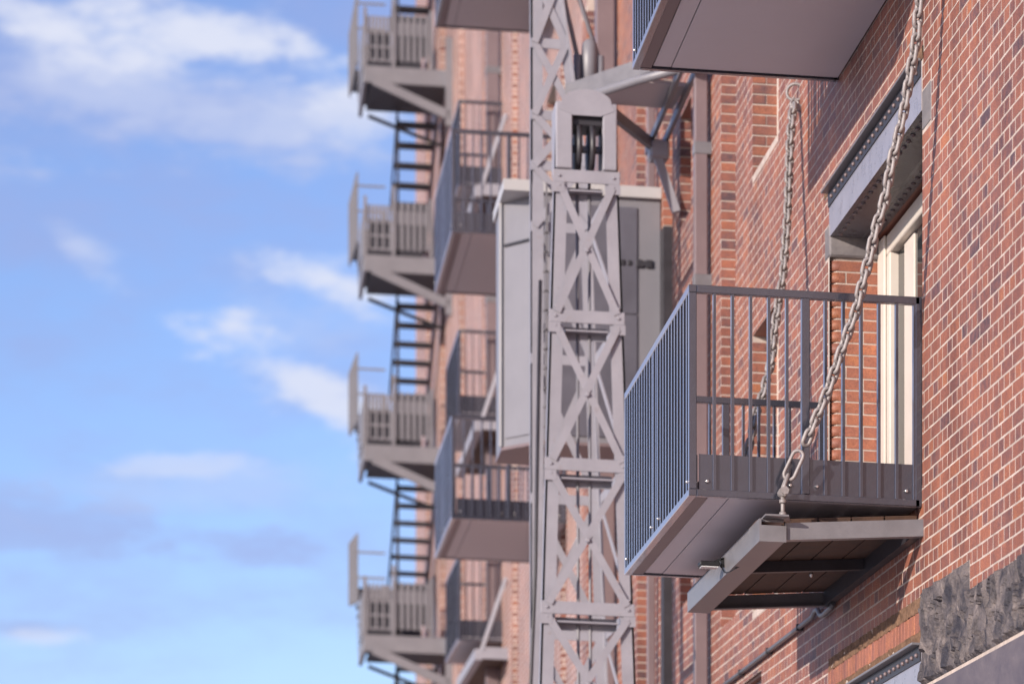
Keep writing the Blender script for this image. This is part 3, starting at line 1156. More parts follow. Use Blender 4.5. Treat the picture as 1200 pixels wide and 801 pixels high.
balcony(17.29, 4.742, "sharp anthracite balcony over a timber platform hung from chains")
balcony(16.95, 7.855, "anthracite balcony cut by the top of the picture, its flat mauve soffit nearest overhead", length=2.76)
bf = balcony(35.55, 7.80, "blurred anthracite balcony low beside the lattice tower, above a small platform balcony", soffit=SOFFIT_FAR)
b2 = copy_tree(bf, (0, 0, 3.23))
b2["label"] = "blurred anthracite balcony with brown soffit left of the crane house"
b3 = copy_tree(bf, (0, 0, 6.46))
b3["label"] = "blurred balcony of which only the brown soffit shows, left of the lattice tower's top"


# ------------------------------------------------------------------ the chain-hung loading platform
def platform(name, label, u0, u1, w1, zw, group, slope=0.075):
    t = thing(name, label, "platform", (u0, 0, zw), group)

    def zz(w):
        return zw - slope * w
    m = MB()
    zo = zz(w1)
    m.box(u0, u1, w1 - 0.012, w1, zo - 0.005, zo + 0.122).box(u0, u1, w1 - 0.14, w1 - 0.0125, zo - 0.005, zo + 0.008).box(u0 + 0.02, u1 - 0.02, w1 - 0.14, w1 - 0.0125, zo + 0.108, zo + 0.122)
    m.build("outer_channel", CHANNEL, t)
    # end cap with the lip the eye bolt hangs through
    m = MB().box(u0 - 0.008, u0 - 0.0005, w1 - 0.15, w1, zo - 0.005, zo + 0.085)
    m.add([(u0 - 0.09, w1 - 0.02, zo + 0.123), (u0 + 0.08, w1 - 0.19, zo + 0.123), (u0 + 0.08, w1 - 0.02, zo + 0.123), (u0 - 0.09, w1 - 0.15, zo + 0.123),
           (u0 - 0.09, w1 - 0.02, zo + 0.133), (u0 + 0.08, w1 - 0.19, zo + 0.133), (u0 + 0.08, w1 - 0.02, zo + 0.133), (u0 - 0.09, w1 - 0.15, zo + 0.133)],
          [(0, 3, 1, 2), (4, 6, 5, 7), (0, 2, 6, 4), (2, 1, 5, 6), (1, 3, 7, 5), (3, 0, 4, 7)])
    m.build("end_plate", CHANNEL, t)
    for a, b in ((u0 + 0.012, u0 + 0.02), (u1 - 0.02, u1 - 0.012)):
        m = MB()
        for w0_, w1_, zt in ((0.0, w1 - 0.145, 0.094),):
            m.add([(uu, w, zz(w) + q) for uu in (a, b) for w in (w0_, w1_) for q in (0.0, zt)], [(0, 1, 3, 2), (4, 6, 7, 5), (0, 4, 5, 1), (2, 3, 7, 6), (0, 2, 6, 4), (1, 5, 7, 3)])
            s = 0.06 if a < (u0 + u1) / 2 else -0.06
            lo, hi = min(b, b + s), max(b, b + s)
            m.add([(uu, w, zz(w) + q) for uu in (lo + 0.0005, hi) for w in (w0_, w1_) for q in (0.0, 0.008)], [(0, 1, 3, 2), (4, 6, 7, 5), (0, 4, 5, 1), (2, 3, 7, 6), (0, 2, 6, 4), (1, 5, 7, 3)])
        m.build("cross_channel", CHANNEL, t)
    m = MB().add([(uu, w, zz(w) + h) for uu in (u0 + 0.08, u1 - 0.08) for w in (0.004, 0.06) for h in (0.0, 0.094)], [(0, 1, 3, 2), (4, 6, 7, 5), (0, 4, 5, 1), (2, 3, 7, 6), (0, 2, 6, 4), (1, 5, 7, 3)])
    m.build("wall_ledger", DARK, t)
    for q in (0.5,):
        uu0 = u0 + (u1 - u0) * q
        m = MB().add([(uu, w, zz(w) + h) for uu in (uu0, uu0 + 0.05) for w in (0.061, w1 - 0.145) for h in (0.03, 0.094)], [(0, 1, 3, 2), (4, 6, 7, 5), (0, 4, 5, 1), (2, 3, 7, 6), (0, 2, 6, 4), (1, 5, 7, 3)])
        m.build("joist", DARK, t)
    w = 0.01
    while w + 0.18 < w1 + 0.02:
        a, b = w, min(w + 0.178, w1 - 0.01)
        m = MB().add([(uu, x, zz(x) + h) for uu in (u0 + 0.14, u1 - 0.03) for x in (a, b) for h in (0.096, 0.138)], [(0, 1, 3, 2), (4, 6, 7, 5), (0, 4, 5, 1), (2, 3, 7, 6), (0, 2, 6, 4), (1, 5, 7, 3)])
        m.build("plank", WOOD, t)
        w += 0.188
    return t


pl = platform("loading_platform", "old timber loading platform in a grey channel frame under the near balcony", 17.24, 19.95, 0.925, 4.572, "chain-hung loading platforms")
MB().tube([(18.75, 0.35, 4.60), (18.75, 0.35, 4.57), (18.75, 0.35, 4.56)], [0.014, 0.012, 0.004], 8).build("bolt", BOLT, pl)

# ------------------------------------------------------------------ chains
LP_, LD, LW = 0.0600, 0.0235, 0.066


def link_mesh(pitch, d, width):
    r = (width - d) / 2
    s = (pitch + d - d) / 2 - r + d / 2 + 0.004
    path = []
    for k in range(8):
        a = math.pi * k / 7
        path.append((r * math.cos(a), 0, s + r * math.sin(a)))
    for k in range(8):
        a = math.pi + math.pi * k / 7
        path.append((r * math.cos(a), 0, -s + r * math.sin(a)))
    m = MB().tube(path, d / 2, 8, closed=True)
    me = bpy.data.meshes.new("link")
    me.from_pydata([Vector(v) for v in m.v], [], m.f)
    for p in me.polygons:
        p.use_smooth = True
    me.materials.append(GALV)
    return me


LINK = link_mesh(LP_, LD, LW)


def chain(name, label, pts, spin=0.6):
    t = thing(name, label, "chain", pts[0], "chains holding the loading platform")
    base = Vector(t["_o"])
    pw = [P(*p) for p in pts]
    # smooth polyline, sampled at the link pitch
    dense = []
    for i in range(len(pw) - 1):
        p0, p1, p2, p3 = pw[max(i - 1, 0)], pw[i], pw[i + 1], pw[min(i + 2, len(pw) - 1)]
        for k in range(20):
            s = k / 20
            dense.append(0.5 * ((2 * p1) + (p2 - p0) * s + (2 * p0 - 5 * p1 + 4 * p2 - p3) * s * s + (3 * p1 - p0 - 3 * p2 + p3) * s ** 3))
    dense.append(pw[-1])
    out, acc = [dense[0]], 0.0
    for a, b in zip(dense, dense[1:]):
        acc += (b - a).length
        if acc >= LP_:
            out.append(b)
            acc -= LP_
    r2 = random.Random(5)
    for i in range(len(out) - 1):
        a, b = out[i], out[i + 1]
        d = (b - a).normalized()
        x = d.orthogonal()
        ref = Vector((0.8, -0.6, 0))
        x = (ref - d * ref.dot(d)).normalized()
        y = d.cross(x)
        ang = spin + (math.pi / 2 if i % 2 else 0) + r2.uniform(-.14, .14)
        ax = x * math.cos(ang) + y * math.sin(ang)
        ay = d.cross(ax)
        o = bpy.data.objects.new("link", LINK)
        COL.objects.link(o)
        o.parent = t
        R = Matrix((ax, ay, d)).transposed().to_4x4()
        o.matrix_basis = Matrix.Translation((a + b) / 2 - base) @ R
    return t, out


NEAR = [(16.5, 0.023, 8.153), (16.583, 0.077, 7.772), (16.676, 0.149, 7.343), (16.717, 0.159, 7.154), (16.759, 0.187, 6.955), (16.803, 0.215, 6.75), (16.844, 0.257, 6.556), (16.866, 0.276, 6.45), (16.893, 0.294, 6.323), (16.925, 0.339, 6.166), (16.946, 0.358, 6.064), (16.986, 0.402, 5.872), (17.01, 0.425, 5.755), (17.028, 0.455, 5.669), (17.062, 0.51, 5.501), (17.1, 0.569, 5.315), (17.138, 0.645, 5.125), (17.165, 0.700, 4.99)]
FAR = [(20.99, 0.05, 8.10), (20.934, 0.072, 7.984), (20.887, 0.092, 7.826), (20.841, 0.106, 7.669), (20.784, 0.122, 7.481), (20.736, 0.137, 7.319), (20.672, 0.16, 7.109), (20.627, 0.179, 6.96), (20.582, 0.199, 6.813), (20.529, 0.236, 6.64), (20.464, 0.276, 6.426), (20.391, 0.31, 6.22), (20.316, 0.39, 5.946), (20.286, 0.431, 5.85), (20.244, 0.46, 5.718), (20.203, 0.495, 5.587), (20.109, 0.589, 5.289), (20.016, 0.681, 4.994), (19.95, 0.747, 4.789)]
cn, on = chain("chain", "sharp galvanised chain crossing in front of the railing, nearest of the chains", NEAR)
cf, of = chain("chain", "thin dark chain behind the railing hanging from a ring on the brick wall", FAR)

# long end link, shackle and eye bolt of the near chain
def stadium(a, b, halfw, side, n=9):
    a, b, side = Vector(a), Vector(b), Vector(side).normalized()
    d = (b - a).normalized()
    pts = []
    for k in range(n):
        t_ = math.pi * k / (n - 1)
        pts.append(b + side * halfw * math.cos(t_) + d * halfw * math.sin(t_))
    for k in range(n):
        t_ = math.pi + math.pi * k / (n - 1)
        pts.append(a + side * halfw * math.cos(t_) + d * halfw * math.sin(t_))
    return pts


MB().tube(stadium((17.188, 0.765, 4.865), (17.172, 0.722, 4.965), 0.030, (0.25, 1, 0.4)), 0.0105, 8, closed=True).build("end_link", GALV, cn)
sh = MB().tube([(17.165, 0.800, 4.765), (17.175, 0.795, 4.80), (17.185, 0.775, 4.855), (17.20, 0.767, 4.872), (17.215, 0.775, 4.855), (17.225, 0.795, 4.80), (17.235, 0.800, 4.765)], 0.011, 8)
sh.tube([(17.13, 0.80, 4.765), (17.27, 0.80, 4.765)], 0.012, 8).tube([(17.128, 0.80, 4.765), (17.142, 0.80, 4.765)], 0.024, 6)
sh.tube([(17.165, 0.80, 4.765), (17.18, 0.80, 4.765)], 0.026, 10).tube([(17.22, 0.80, 4.765), (17.235, 0.80, 4.765)], 0.026, 10)
sh.build("shackle", GALV, cn)
eb = MB().tube([(17.20, 0.80, 4.745), (17.20, 0.80, 4.62)], 0.012, 8).tube([(17.187, 0.80, 4.765), (17.213, 0.80, 4.765)], 0.027, 12)
eb.tube([(17.20, 0.80, 4.655), (17.20, 0.80, 4.635)], 0.022, 6).tube([(17.20, 0.80, 4.725), (17.20, 0.80, 4.705)], 0.022, 6)
eb.build("eye_bolt", GALV, cn)
# ring and shackle on the wall for the far chain
ring = [(21.05 + 0.02 * math.cos(a), 0.03 + 0.052 * math.cos(a), 8.205 + 0.056 * math.sin(a)) for a in [2 * math.pi * k / 20 for k in range(20)]]
ring = [(u, w - (0.02 if w < 0.0 else 0), z) for u, w, z in ring]
MB().tube(ring, 0.011, 8, closed=True).build("ring", GALV, cf)
sh = MB().tube([(21.03, 0.005, 8.09), (21.04, 0.01, 8.13), (21.05, 0.035, 8.165), (21.04, 0.06, 8.13), (21.03, 0.06, 8.09)], 0.01, 8)
sh.tube([(21.0, 0.0, 8.085), (21.0, 0.075, 8.085)], 0.013, 8).tube([(20.985, 0.02, 8.085), (21.01, 0.02, 8.085)], 0.026, 10)
sh.build("shackle", GALV, cf)
MB().tube([(21.05, -0.05, 8.2), (21.05, 0.0, 8.2)], 0.014, 8).build("wall_eye", GALV, cf)

# ------------------------------------------------------------------ flood lamp on the platform's channel
t = thing("flood_lamp", "small black flood lamp clamped to the platform's outer channel", "lamp", (18.5, 0.98, 4.55))
MB().box(18.42, 18.52, 0.955, 1.075, 4.548, 4.576, 0.006).build("housing", BLACK, t)
MB().box(18.43, 18.51, 0.965, 1.065, 4.541, 4.5475).build("lens", LENS, t)
MB().bar((18.47, 0.985, 4.578), (18.47, 0.925, 4.602), 0.03, 0.012).box(18.455, 18.485, 0.926, 0.945, 4.55, 4.60).build("bracket", BLACK, t)
MB().tube([(18.50, 0.95, 4.57), (18.45, 0.94, 4.54), (18.36, 0.938, 4.50), (18.25, 0.932, 4.485), (18.15, 0.915, 4.49), (18.1, 0.87, 4.51)], 0.004, 6).build("cable", BLACK, t)

# ------------------------------------------------------------------ small far balconies on timber platforms
PB = "small railed balconies on platforms"


def small_balcony(u0, z0, label):
    L, D, Hh = 2.55, 0.62, 1.2
    t = thing("platform_balcony", label, "balcony", (u0, 0, z0), PB)
    zt = z0 + Hh
    MB().box(u0, u0 + L, D - 0.04, D, zt - 0.04, zt).build("top_rail", ANTHRA, t)
    MB().box(u0, u0 + L, D - 0.04, D, z0, z0 + 0.04).build("bottom_rail", ANTHRA, t)
    for a in (u0, u0 + L - 0.04):
        MB().box(a, a + 0.04, 0.0, D - 0.0405, zt - 0.04, zt).build("top_rail", ANTHRA, t)
        MB().box(a, a + 0.04, 0.0, D - 0.0405, z0, z0 + 0.04).build("bottom_rail", ANTHRA, t)
        MB().box(a, a + 0.04, D - 0.039, D - 0.001, z0 + 0.0405, zt - 0.0405).build("corner_post", ANTHRA, t)
        m = MB()
        for i in range(1, 6):
            m.box(a + 0.012, a + 0.022, D * i / 6 - 0.006, D * i / 6 + 0.006, z0 + 0.0405, zt - 0.0405)
        m.build("balusters", ANTHRA, t)
        MB().box(a + 0.024, a + 0.03, 0.0, D - 0.045, z0 + 0.04, z0 + 0.29).build("kick_plate", ANTHRA, t)
    m = MB()
    for i in range(1, 22):
        u = u0 + L * i / 22
        m.box(u - 0.006, u + 0.006, D - 0.038, D - 0.002, z0 + 0.0405, zt - 0.0405)
    m.build("balusters", ANTHRA, t)
    MB().box(u0 + 0.05, u0 + L - 0.05, D - 0.055, D - 0.05, z0 + 0.02, z0 + 0.3).build("kick_plate", ANTHRA, t)
    MB().box(u0 + 0.02, u0 + L - 0.02, 0.0, D - 0.045, z0 + 0.002, z0 + 0.05).build("deck", SOFFIT_FAR, t)
    # platform frame below
    zb = z0 - 0.36
    MB().box(u0 - 0.9, u0 + L, 0.36, 0.46, zb - 0.02, zb + 0.13).build("outer_channel", LATTICE, t)
    MB().box(u0 - 0.9, u0 - 0.85, 0.0, 0.3595, zb, zb + 0.16).build("cross_channel", LATTICE, t)
    MB().box(u0 - 0.84, u0 + L - 0.1, 0.02, 0.35, zb + 0.02, zb + 0.07).build("planks", WOOD, t)
    MB().bar((u0 - 0.88, 0.37, zb + 0.1), (u0 - 0.95, 0.04, zb + 1.1), 0.05, 0.05).build("stay_rod", LATTICE, t)
    return t


s0 = small_balcony(43.8, 10.70, "blurred small platform balcony left of the crane house, middle one of its column")
s1 = copy_tree(s0, (0, 0, -3.12))
s1["label"] = "blurred small platform balcony low beside the lattice tower, below the larger balcony"
s2 = copy_tree(s0, (0, 0, 3.19))
s2["label"] = "blurred small platform balcony high up, seen over the railing of the larger balcony"

# ------------------------------------------------------------------ the lattice tower
tw = thing("lattice_tower", "grey riveted lattice crane tower with cross bracing and a rounded pulley head", "tower", (24.5, 1.03, 0))
YF, YB = 24.5, 26.0


def wl_(z):
    return 1.545 - 0.0285 * z


def wr_(z):
    return 0.500 + 0.0350 * z


def wbr(z):
    return 0.53 + 0.0366 * z if z < 8.9 else (0.857 + (z - 8.9) * 0.14 if z < 10.4 else 1.07)


def angle_leg(u, wf, z0, z1, du, dw, wid=0.105, th=0.016):
    m = MB()
    a0, a1 = wf(z0), wf(z1)
    for (s_u, s_w) in ((wid, th), (th, wid)):
        vs = []
        for z, a in ((z0, a0), (z1, a1)):
            x0, x1 = u, u + du * s_u
            y0, y1 = a, a + dw * s_w
            vs += [(x0, y0, z), (x1, y0, z), (x1, y1, z), (x0, y1, z)]
        m.add(vs, [(3, 2, 1, 0), (4, 5, 6, 7), (0, 1, 5, 4), (1, 2, 6, 5), (2, 3, 7, 6), (3, 0, 4, 7)])
    return m


angle_leg(YF, wl_, 0, 9.12, 1, -1).build("leg", LATTICE, tw)
angle_leg(YF, wr_, 0, 9.12, 1, 1).build("leg", LATTICE, tw)
angle_leg(YB, lambda z: 1.34, 0, 14.0, 1, -1, 0.10).build("leg", LATTICE, tw)
angle_leg(YB, wbr, 0, 8.9, -1, 1, 0.085).build("leg", LATTICE, tw)
angle_leg(YB, wbr, 8.9, 10.4, -1, 1, 0.075).build("leg", LATTICE, tw)
angle_leg(YB, lambda z: 1.07, 10.4, 14.0, -1, 1, 0.075).build("leg", LATTICE, tw)
LV = [0.35, 1.65, 2.9, 4.06, 5.179, 6.298, 7.451, 8.544]
for i, z in enumerate(LV):
    a, b = wr_(z) - 0.012, wl_(z) + 0.012
    m = MB().box(YF - 0.014, YF - 0.001, a, b, z - 0.05, z + 0.05, 0.003).box(YF - 0.0005, YF + 0.10, a + 0.13, b - 0.13, z - 0.112, z - 0.10).box(YF + 0.10, YF + 0.112, a + 0.13, b - 0.13, z - 0.16, z - 0.06)
    m.build("strut", LATTICE, tw)
    bm_ = MB()
    for w in (a + 0.05, b - 0.05):
        for dz in (-0.075, 0.0, 0.075):
            bm_.tube([(YF - 0.013, w, z + dz), (YF - 0.026, w, z + dz)], [0.014, 0.009], 6)
    bm_.build("rivets", LATTICE, tw, kind="stuff")
    # gussets
    for q in (a - 0.004, b - 0.09):
        MB().box(YF - 0.022, YF - 0.0145, q, q + 0.094, z - 0.13, z - 0.052).build("gusset", LATTICE, tw)
    # back and side struts
    MB().box(YB - 0.012, YB + 0.002, wbr(z), 1.34, z - 0.04, z + 0.04).build("strut", LATTICE, tw)
    MB().bar((YF + 0.02, wr_(z) + 0.008, z), (YB - 0.02, wbr(z) + 0.008, z), 0.012, 0.08).build("strut", LATTICE, tw)
for z0, z1 in zip(LV, LV[1:]):
    for k, (p, q) in enumerate((((wr_(z0) + .05, z0 + .03), (wl_(z1) - .05, z1 - .08)), ((wl_(z0) - .05, z0 + .03), (wr_(z1) + .05, z1 - .08)))):
        u = YF - 0.016 - 0.009 * k
        MB().bar((u, p[0], p[1]), (u, q[0], q[1]), 0.008, 0.058, up=(0, 1, 0.0)).bar((u + 0.026, p[0] - 0.022, p[1]), (u + 0.026, q[0] - 0.022, q[1]), 0.042, 0.008, up=(0, 1, 0.0)).build("brace", LATTICE, tw)
        u = YB + 0.010 - 0.016 * k
        P0 = ((wbr(z0) + .02, z0), (1.32, z1)) if k == 0 else ((1.32, z0), (wbr(z1) + .02, z1))
        MB().bar((u, *P0[0]), (u, *P0[1]), 0.008, 0.06, up=(0, 1, 0)).build("brace", LATTICE, tw)
    zc = (z0 + z1) / 2 - 0.03
    wc = (wl_(zc) + wr_(zc)) / 2
    MB().tube([(YF - 0.03, wc, zc), (YF - 0.042, wc, zc)], [0.02, 0.014], 8).build("rivet", LATTICE, tw)
    MB().bar((YF + 0.03, wr_(z0) + 0.01, z0), (YB - 0.03, wbr(z1) + 0.01, z1), 0.010, 0.055).build("brace", LATTICE, tw)
MB().box(YB - 0.02, YB - 0.008, 1.235, 1.33, 0.0, 8.9).build("web_plate", LATTICE, tw)
# upper mast bracing
ML = [8.544, 9.05, 9.467, 10.061, 10.62, 11.2, 11.8]
for i, (z0, z1) in enumerate(zip(ML, ML[1:])):
    MB().box(YB - 0.014, YB - 0.001, wbr(z1), 1.34, z1 - 0.04, z1 + 0.04).build("strut", LATTICE, tw)
    MB().bar((YB - 0.02, wbr(z0) + .03, z0), (YB - 0.02, 1.31, z1), 0.01, 0.06, up=(0, 1, 0)).build("brace", LATTICE, tw)
    MB().bar((YB - 0.031, 1.31, z0), (YB - 0.031, wbr(z1) + .03, z1), 0.01, 0.06, up=(0, 1, 0)).build("brace", LATTICE, tw)
# pulley head: cheeks, arched front plate, sheaves
cw = (wl_(8.9) + wr_(8.9)) / 2
MB().box(YF - 0.03, YF + 0.30, wl_(8.9) - 0.13, wl_(8.9) - 0.0, 8.60, 9.12, 0.008).build("head_cheek", LATTICE, tw)
MB().box(YF - 0.03, YF + 0.30, wr_(8.9) + 0.0, wr_(8.9) + 0.11, 8.60, 9.12, 0.008).build("head_cheek", LATTICE, tw)
arc = [(wl_(8.9) - 0.02 - 0.0, 9.06)] + [(cw + (wl_(8.9) - cw - 0.045) * math.cos(a), 9.12 + 0.10 * math.sin(a)) for a in [math.pi * k / 12 for k in range(13)]] + [(wr_(8.9) + 0.02, 9.06), (cw - 0.11, 9.015), (cw + 0.11, 9.015)]
MB().prism(arc, 0, YF - 0.034, YF - 0.02).build("head_plate", LATTICE, tw)
MB().box(YF + 0.02, YF + 0.28, cw - 0.13, cw + 0.13, 8.95, 9.05, 0.01).build("axle_block", DARK, tw)
for dw in (-0.05, 0.055):
    MB().tube([(YF + 0.14, cw + dw - 0.02, 8.80), (YF + 0.14, cw + dw + 0.02, 8.80)], 0.20, 24).build("sheave", DARK, tw)
MB().tube([(YF + 0.14, cw - 0.16, 8.80), (YF + 0.14, cw + 0.16, 8.80)], 0.03, 10).build("axle", LATTICE, tw)
for w in (cw + 0.06, cw - 0.035):
    MB().tube([(YF + 0.10, w, 8.9), (YF + 0.10, w - 0.01, 4.7), (YF + 0.10, w - 0.02, 0.3)], 0.0135, 6).build("cable", CABIN, tw)
rg = MB()
for k in range(34):
    z = 3.2 + k * 0.16
    rg.box(YB - 0.05, YB - 0.021, 1.19, 1.24, z, z + 0.015)
rg.box(YB - 0.05, YB - 0.03, 1.205, 1.22, 2.8, 8.9)
rg.build("step_irons", CHANNEL, tw, kind="stuff")
MB().tube([(25.6, 1.30, 8.0), (25.4, 1.36, 5.6), (25.2, 1.47, 3.4), (25.1, 1.6, 1.0)], 0.016, 6).build("cable", DARK, tw)
# back stays running up beside the mast
for w0, w1 in ((0.94, 1.08), (0.76, 0.963)):
    k = (w1 - w0) / 0.6
    MB().tube([(26.05, w0, 9.96), (26.0, w0 + k * 2.4, 12.36)], 0.02, 8).build("stay_rod", LATTICE, tw)

# ------------------------------------------------------------------ swing bracket with its deck
sw = thing("swing_bracket", "grey steel bracket deck jutting from the wall above the crane house", "bracket", (26.0, 0.3, 9.6))
deck = [(25.38, 0.53), (25.98, 1.02), (26.02, 0.75), (26.05, 0.15), (25.45, 0.12)]
MB().prism(deck, 2, 9.60, 9.635).build("deck", SOFFIT_FAR, sw)
MB().bar((25.36, 0.53, 9.70), (25.97, 1.05, 9.66), 0.02, 0.13).bar((25.36, 0.53, 9.70), (24.95, 0.16, 9.74), 0.02, 0.13).build("front_channel", CHANNEL, sw)
MB().tube([(24.93, 0.16, 9.60), (25.33, 0.54, 9.59), (25.85, 0.95, 9.575), (25.98, 1.0, 9.55)], 0.036, 10).build("bottom_tube", CABIN, sw)
for w in (0.12, 0.24):
    MB().bar((24.75, w, 9.58), (27.0, w, 9.52), 0.03, 0.07).build("wall_rail", CHANNEL, sw)
MB().bar((26.0, 0.66, 9.52), (26.65, 0.22, 9.46), 0.05, 0.09).build("strut", CHANNEL, sw)
MB().box(26.55, 26.75, 0.10, 0.27, 9.34, 9.5, 0.02).bar((26.6, 0.2, 9.36), (26.6, 0.04, 8.9), 0.05, 0.07).build("wall_bracket", LATTICE, sw)
MB().tube([(26.05, 0.845, 9.63), (26.05, 0.845, 9.98), (26.05, 0.845, 10.10), (26.05, 0.845, 10.13)], [0.07, 0.07, 0.062, 0.03], 14).build("swivel_post", CABIN, sw)
MB().tube([(26.05, 0.755, 9.64), (26.05, 0.755, 10.0)], 0.034, 10).tube([(26.05, 0.945, 9.64), (26.05, 0.945, 10.0)], 0.034, 10).build("rod_eye", CABIN, sw)

# ------------------------------------------------------------------ crane house
ch = thing("crane_house", "pale grey sheet-metal crane house hung on the wall behind the lattice tower", "cabin", (28.4, 0.0, 7.13))
plan = [(27.8, 0.01), (27.8, 1.07), (28.2, 1.385), (28.8, 1.385), (28.8, 0.01)]
MB().prism(plan, 2, 7.15, 9.33).build("body", CABIN, ch)
pr = [(27.75, 0.005), (27.75, 1.41), (28.85, 1.41), (28.85, 0.005)]
MB().prism(pr, 2, 9.332, 9.43).build("roof", ROOFM, ch)
MB().prism([(27.79, 0.008), (27.79, 1.075), (28.195, 1.392), (28.81, 1.392), (28.81, 0.008)], 2, 7.12, 7.148).build("underside", MAUVE, ch)


def onface(t0, t1, z0, z1, off, th, m):
    """a plate on the slanted left face, between fractions t0 and t1 of its width"""
    a, b = Vector((27.8, 1.07)), Vector((28.2, 1.385))
    d = (b - a).normalized()
    n = Vector((-d.y, d.x)) * 1.0
    if n.x > 0:
        n = -n
    L = (b - a).length
    pts = [a + d * (L * t0) + n * off, a + d * (L * t1) + n * off, a + d * (L * t1) + n * (off + th), a + d * (L * t0) + n * (off + th)]
    m.prism([tuple(p) for p in pts], 2, z0, z1)
    return m


onface(0.10, 0.90, 7.22, 8.92, 0.001, 0.014, MB()).build("door", CABIN, ch)
onface(0.06, 0.92, 8.935, 8.955, 0.001, 0.02, MB()).build("door_drip", DARK, ch)
MB().bar((28.19, 1.402, 7.15), (28.19, 1.402, 9.33), 0.02, 0.045).build("corner_trim", ROOFM, ch)
MB().box(27.785, 27.7995, 0.215, 1.0, 7.2, 8.298, 0.004).build("shade_panel", FRONT_SHADE, ch)  # dark plates added over the front, painting in its shade
MB().box(27.785, 27.7995, 0.215, 1.0, 8.306, 9.25, 0.004).build("shade_panel", FRONT_SHADE, ch)
for w, r in ((0.345, .022), (0.285, .02), (0.20, .03), (0.155, .022), (0.11, .03)):
    MB().box(27.775, 27.7995, w - r, w + r, 8.755 - r * 1.2, 8.755 + r * 1.2, 0.006).build("dark_mark", DARK, ch)
MB().tube([(27.79, 1.0, 8.27), (27.76, 1.0, 8.27)], 0.018, 8).build("handle", DARK, ch)

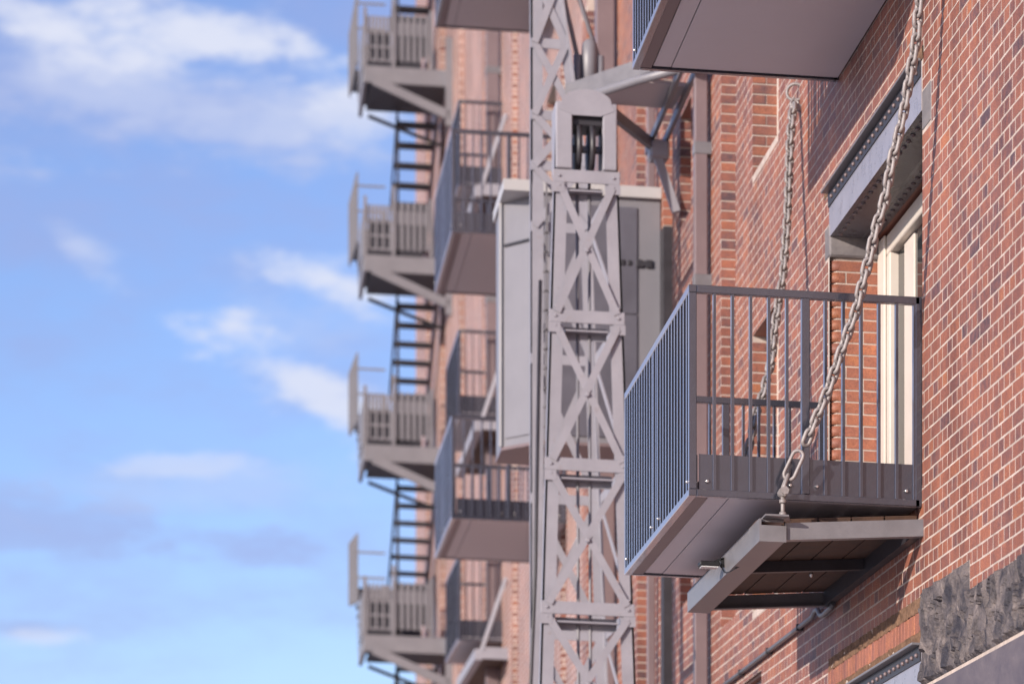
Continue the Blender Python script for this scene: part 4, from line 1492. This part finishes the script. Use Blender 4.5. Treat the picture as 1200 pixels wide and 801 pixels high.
# ------------------------------------------------------------------ fire escape at the far end
fe = thing("fire_escape", "blurred grey steel fire escape with zigzag landings against the sky at the building's end", "stairs", (56.0, 0.8, 0))
FU0, FU1, FW = 53.5, 60.0, 1.45
levels = [2.53, 5.74, 8.95, 12.17, 15.38, 18.58, 21.78]
for i, z in enumerate(levels):
    MB().box(FU0 + 0.08, FU0 + 2.0, 0.05, FW - 0.002, z - 0.06, z, 0.0).build("landing", DARK, fe)
    MB().box(FU0 + 1.92, FU0 + 1.95, 0.4, FW - 0.01, z + 0.001, z + 0.95).build("dark_backing", DARK, fe)  # tall dark sheet added behind the guard so its gaps look dark
    MB().box(FU0, FU0 + 0.07, 0.02, FW + 0.05, z - 0.27, z + 0.01, 0.005).build("edge_channel", ESCAPE, fe)
    MB().box(FU0 + 0.02, FU0 + 2.0, FW + 0.0, FW + 0.06, z - 0.27, z + 0.01).build("edge_channel", ESCAPE, fe)
    MB().box(FU0 + 0.07, FU0 + 1.3, FW + 0.061, FW + 0.08, z + 0.0, z + 0.72).build("side_fascia", ESCAPE, fe)
    MB().box(FU0 + 0.1, FU0 + 1.7, 0.1, FW - 0.06, z - 0.24, z - 0.20).build("underside", DARK, fe)
    MB().bar((FU0 - 0.05, FW - 0.1, z - 0.25), (FU0 - 0.05, 0.05, z - 0.78), 0.06, 0.15).build("brace", ESCAPE, fe)
    MB().bar((FU0 + 1.8, FW - 0.1, z - 0.3), (FU0 + 1.8, 0.05, z - 0.75), 0.04, 0.06).build("brace", DARK, fe)
    MB().box(FU0 - 0.08, FU0, 0.0, 0.12, z - 0.95, z + 0.55).build("wall_post", ESCAPE, fe)
    if z > 21:
        continue
    # corner posts and rails
    for w, h in ((FW + 0.03, 1.0), (1.0, 1.2), (0.36, 1.0)):
        MB().box(FU0 - 0.01, FU0 + 0.06, w - 0.028, w + 0.028, z + 0.011, z + h).build("post", ESCAPE, fe)
    for h in (1.72, 1.28):
        MB().box(FU0 + 1.96, FU0 + 1.98, 1.04, FW + 0.12, z + h - 0.018, z + h + 0.018).build("rail", ESCAPE, fe)
    m = MB()
    for w in np.arange(1.06, FW + 0.1, 0.075):
        m.box(FU0 + 1.965, FU0 + 1.975, w, w + 0.012, z + 0.01, z + 1.26)
    m.build("balusters", ESCAPE, fe)
    # near guard: slatted top, mesh infill under it
    m = MB()
    for w in np.arange(1.045, FW - 0.02, 0.062):
        m.box(FU0 + 0.01, FU0 + 0.03, w, w + 0.05, z + 0.60, z + 0.86)
    for w in (1.045, 1.165, 1.285, 1.405):
        m.box(FU0 + 0.01, FU0 + 0.03, w - 0.012, w + 0.024, z + 0.10, z + 0.60)
    for h in (0.12, 0.35, 0.58):
        m.box(FU0 + 0.03, FU0 + 0.04, 1.04, FW, z + h - 0.022, z + h + 0.022)
    m.build("guard_panel", ESCAPE, fe)
    MB().box(FU0 + 0.042, FU0 + 0.05, 1.04, FW - 0.01, z + 0.10, z + 0.62).build("mesh_infill", DARK, fe)
    m = MB()
    for w in np.arange(0.41, 0.95, 0.105):
        m.box(FU0 + 0.01, FU0 + 0.03, w, w + 0.055, z + 0.12, z + 0.92)
    m.box(FU0 + 0.03, FU0 + 0.04, 0.4, 0.96, z + 0.56, z + 0.78)
    m.build("guard_panel", ESCAPE, fe)
    MB().box(FU0 + 0.042, FU0 + 0.05, 0.4, 0.96, z + 0.20, z + 0.90).build("mesh_infill", DARK, fe)
    # outer flight up to the half landing, with its sloping solid guard, and the inner flight back to the next landing
    MB().box(58.8, 60.0, 0.12, FW + 0.02, z + 1.56, z + 1.61).build("half_landing", DARK, fe)
    m = MB().prism([(56.3, 0.95), (59.9, 1.42), (59.9, 2.62), (56.3, 2.2)], 1, FW + 0.03, FW + 0.05)
    m.v = [(a, b, c + z) for a, b, c in m.v]
    m.build("stair_guard", ESCAPE, fe)
    m = MB()
    for u in np.arange(56.4, 59.9, 0.3):
        k = (u - 56.3) / 3.6
        m.box(u, u + 0.04, FW + 0.051, FW + 0.07, z + 0.97 + 0.47 * k, z + 2.18 + 0.42 * k)
    m.build("guard_ribs", ESCAPE, fe)
    n = 7
    rise = 1.605 / n
    for k in range(1, n):
        u = 55.5 + 3.3 * k / n
        MB().box(u, u + 0.3, 0.88, FW, z + rise * k - 0.04, z + rise * k).build("tread", DARK, fe)
        u = 58.8 - 3.2 * k / n
        MB().box(u - 0.3, u, 0.15, 0.80, z + 1.605 + rise * k - 0.045, z + 1.605 + rise * k).build("tread", DARK, fe)
    MB().bar((58.9, 0.82, z + 1.55), (55.45, 0.82, z + 3.16), 0.03, 0.14).build("stringer", DARK, fe)
    MB().bar((58.9, 0.12, z + 1.55), (55.45, 0.12, z + 3.16), 0.06, 0.24).build("stringer", MAUVE, fe)
    MB().bar((55.4, 0.86, z - 0.02), (58.9, 0.86, z + 1.56), 0.03, 0.14).build("stringer", DARK, fe)
    MB().box(55.42, 55.47, 0.80, 0.85, z, z + 2.95).build("post", DARK, fe)

# ------------------------------------------------------------------ small fittings low on the wall
for (u, z, lab) in ((26.3, 4.28, "pale green steel stub post on the wall, nearer of the pair at the bottom edge"), (27.0, 4.3, "pale green steel stub post on the wall, farther of the pair at the bottom edge")):
    t = thing("stub_post", lab, "post", (u, 0.1, z - 0.6), "pale green stub posts at the wall")
    MB().tube([(u, 0.1, z - 0.6), (u, 0.1, z)], 0.03, 8).build("pole", PALE_GREEN, t)
    MB().tube([(u, 0.1, z + 0.001), (u, 0.1, z + 0.05)], 0.042, 8).build("cap", PALE_GREEN, t)
    MB().box(u - 0.02, u + 0.02, -0.01, 0.09, z - 0.4, z - 0.36).build("bracket", PALE_GREEN, t)

for o in list(bpy.data.objects):
    if "_o" in o:
        del o["_o"]
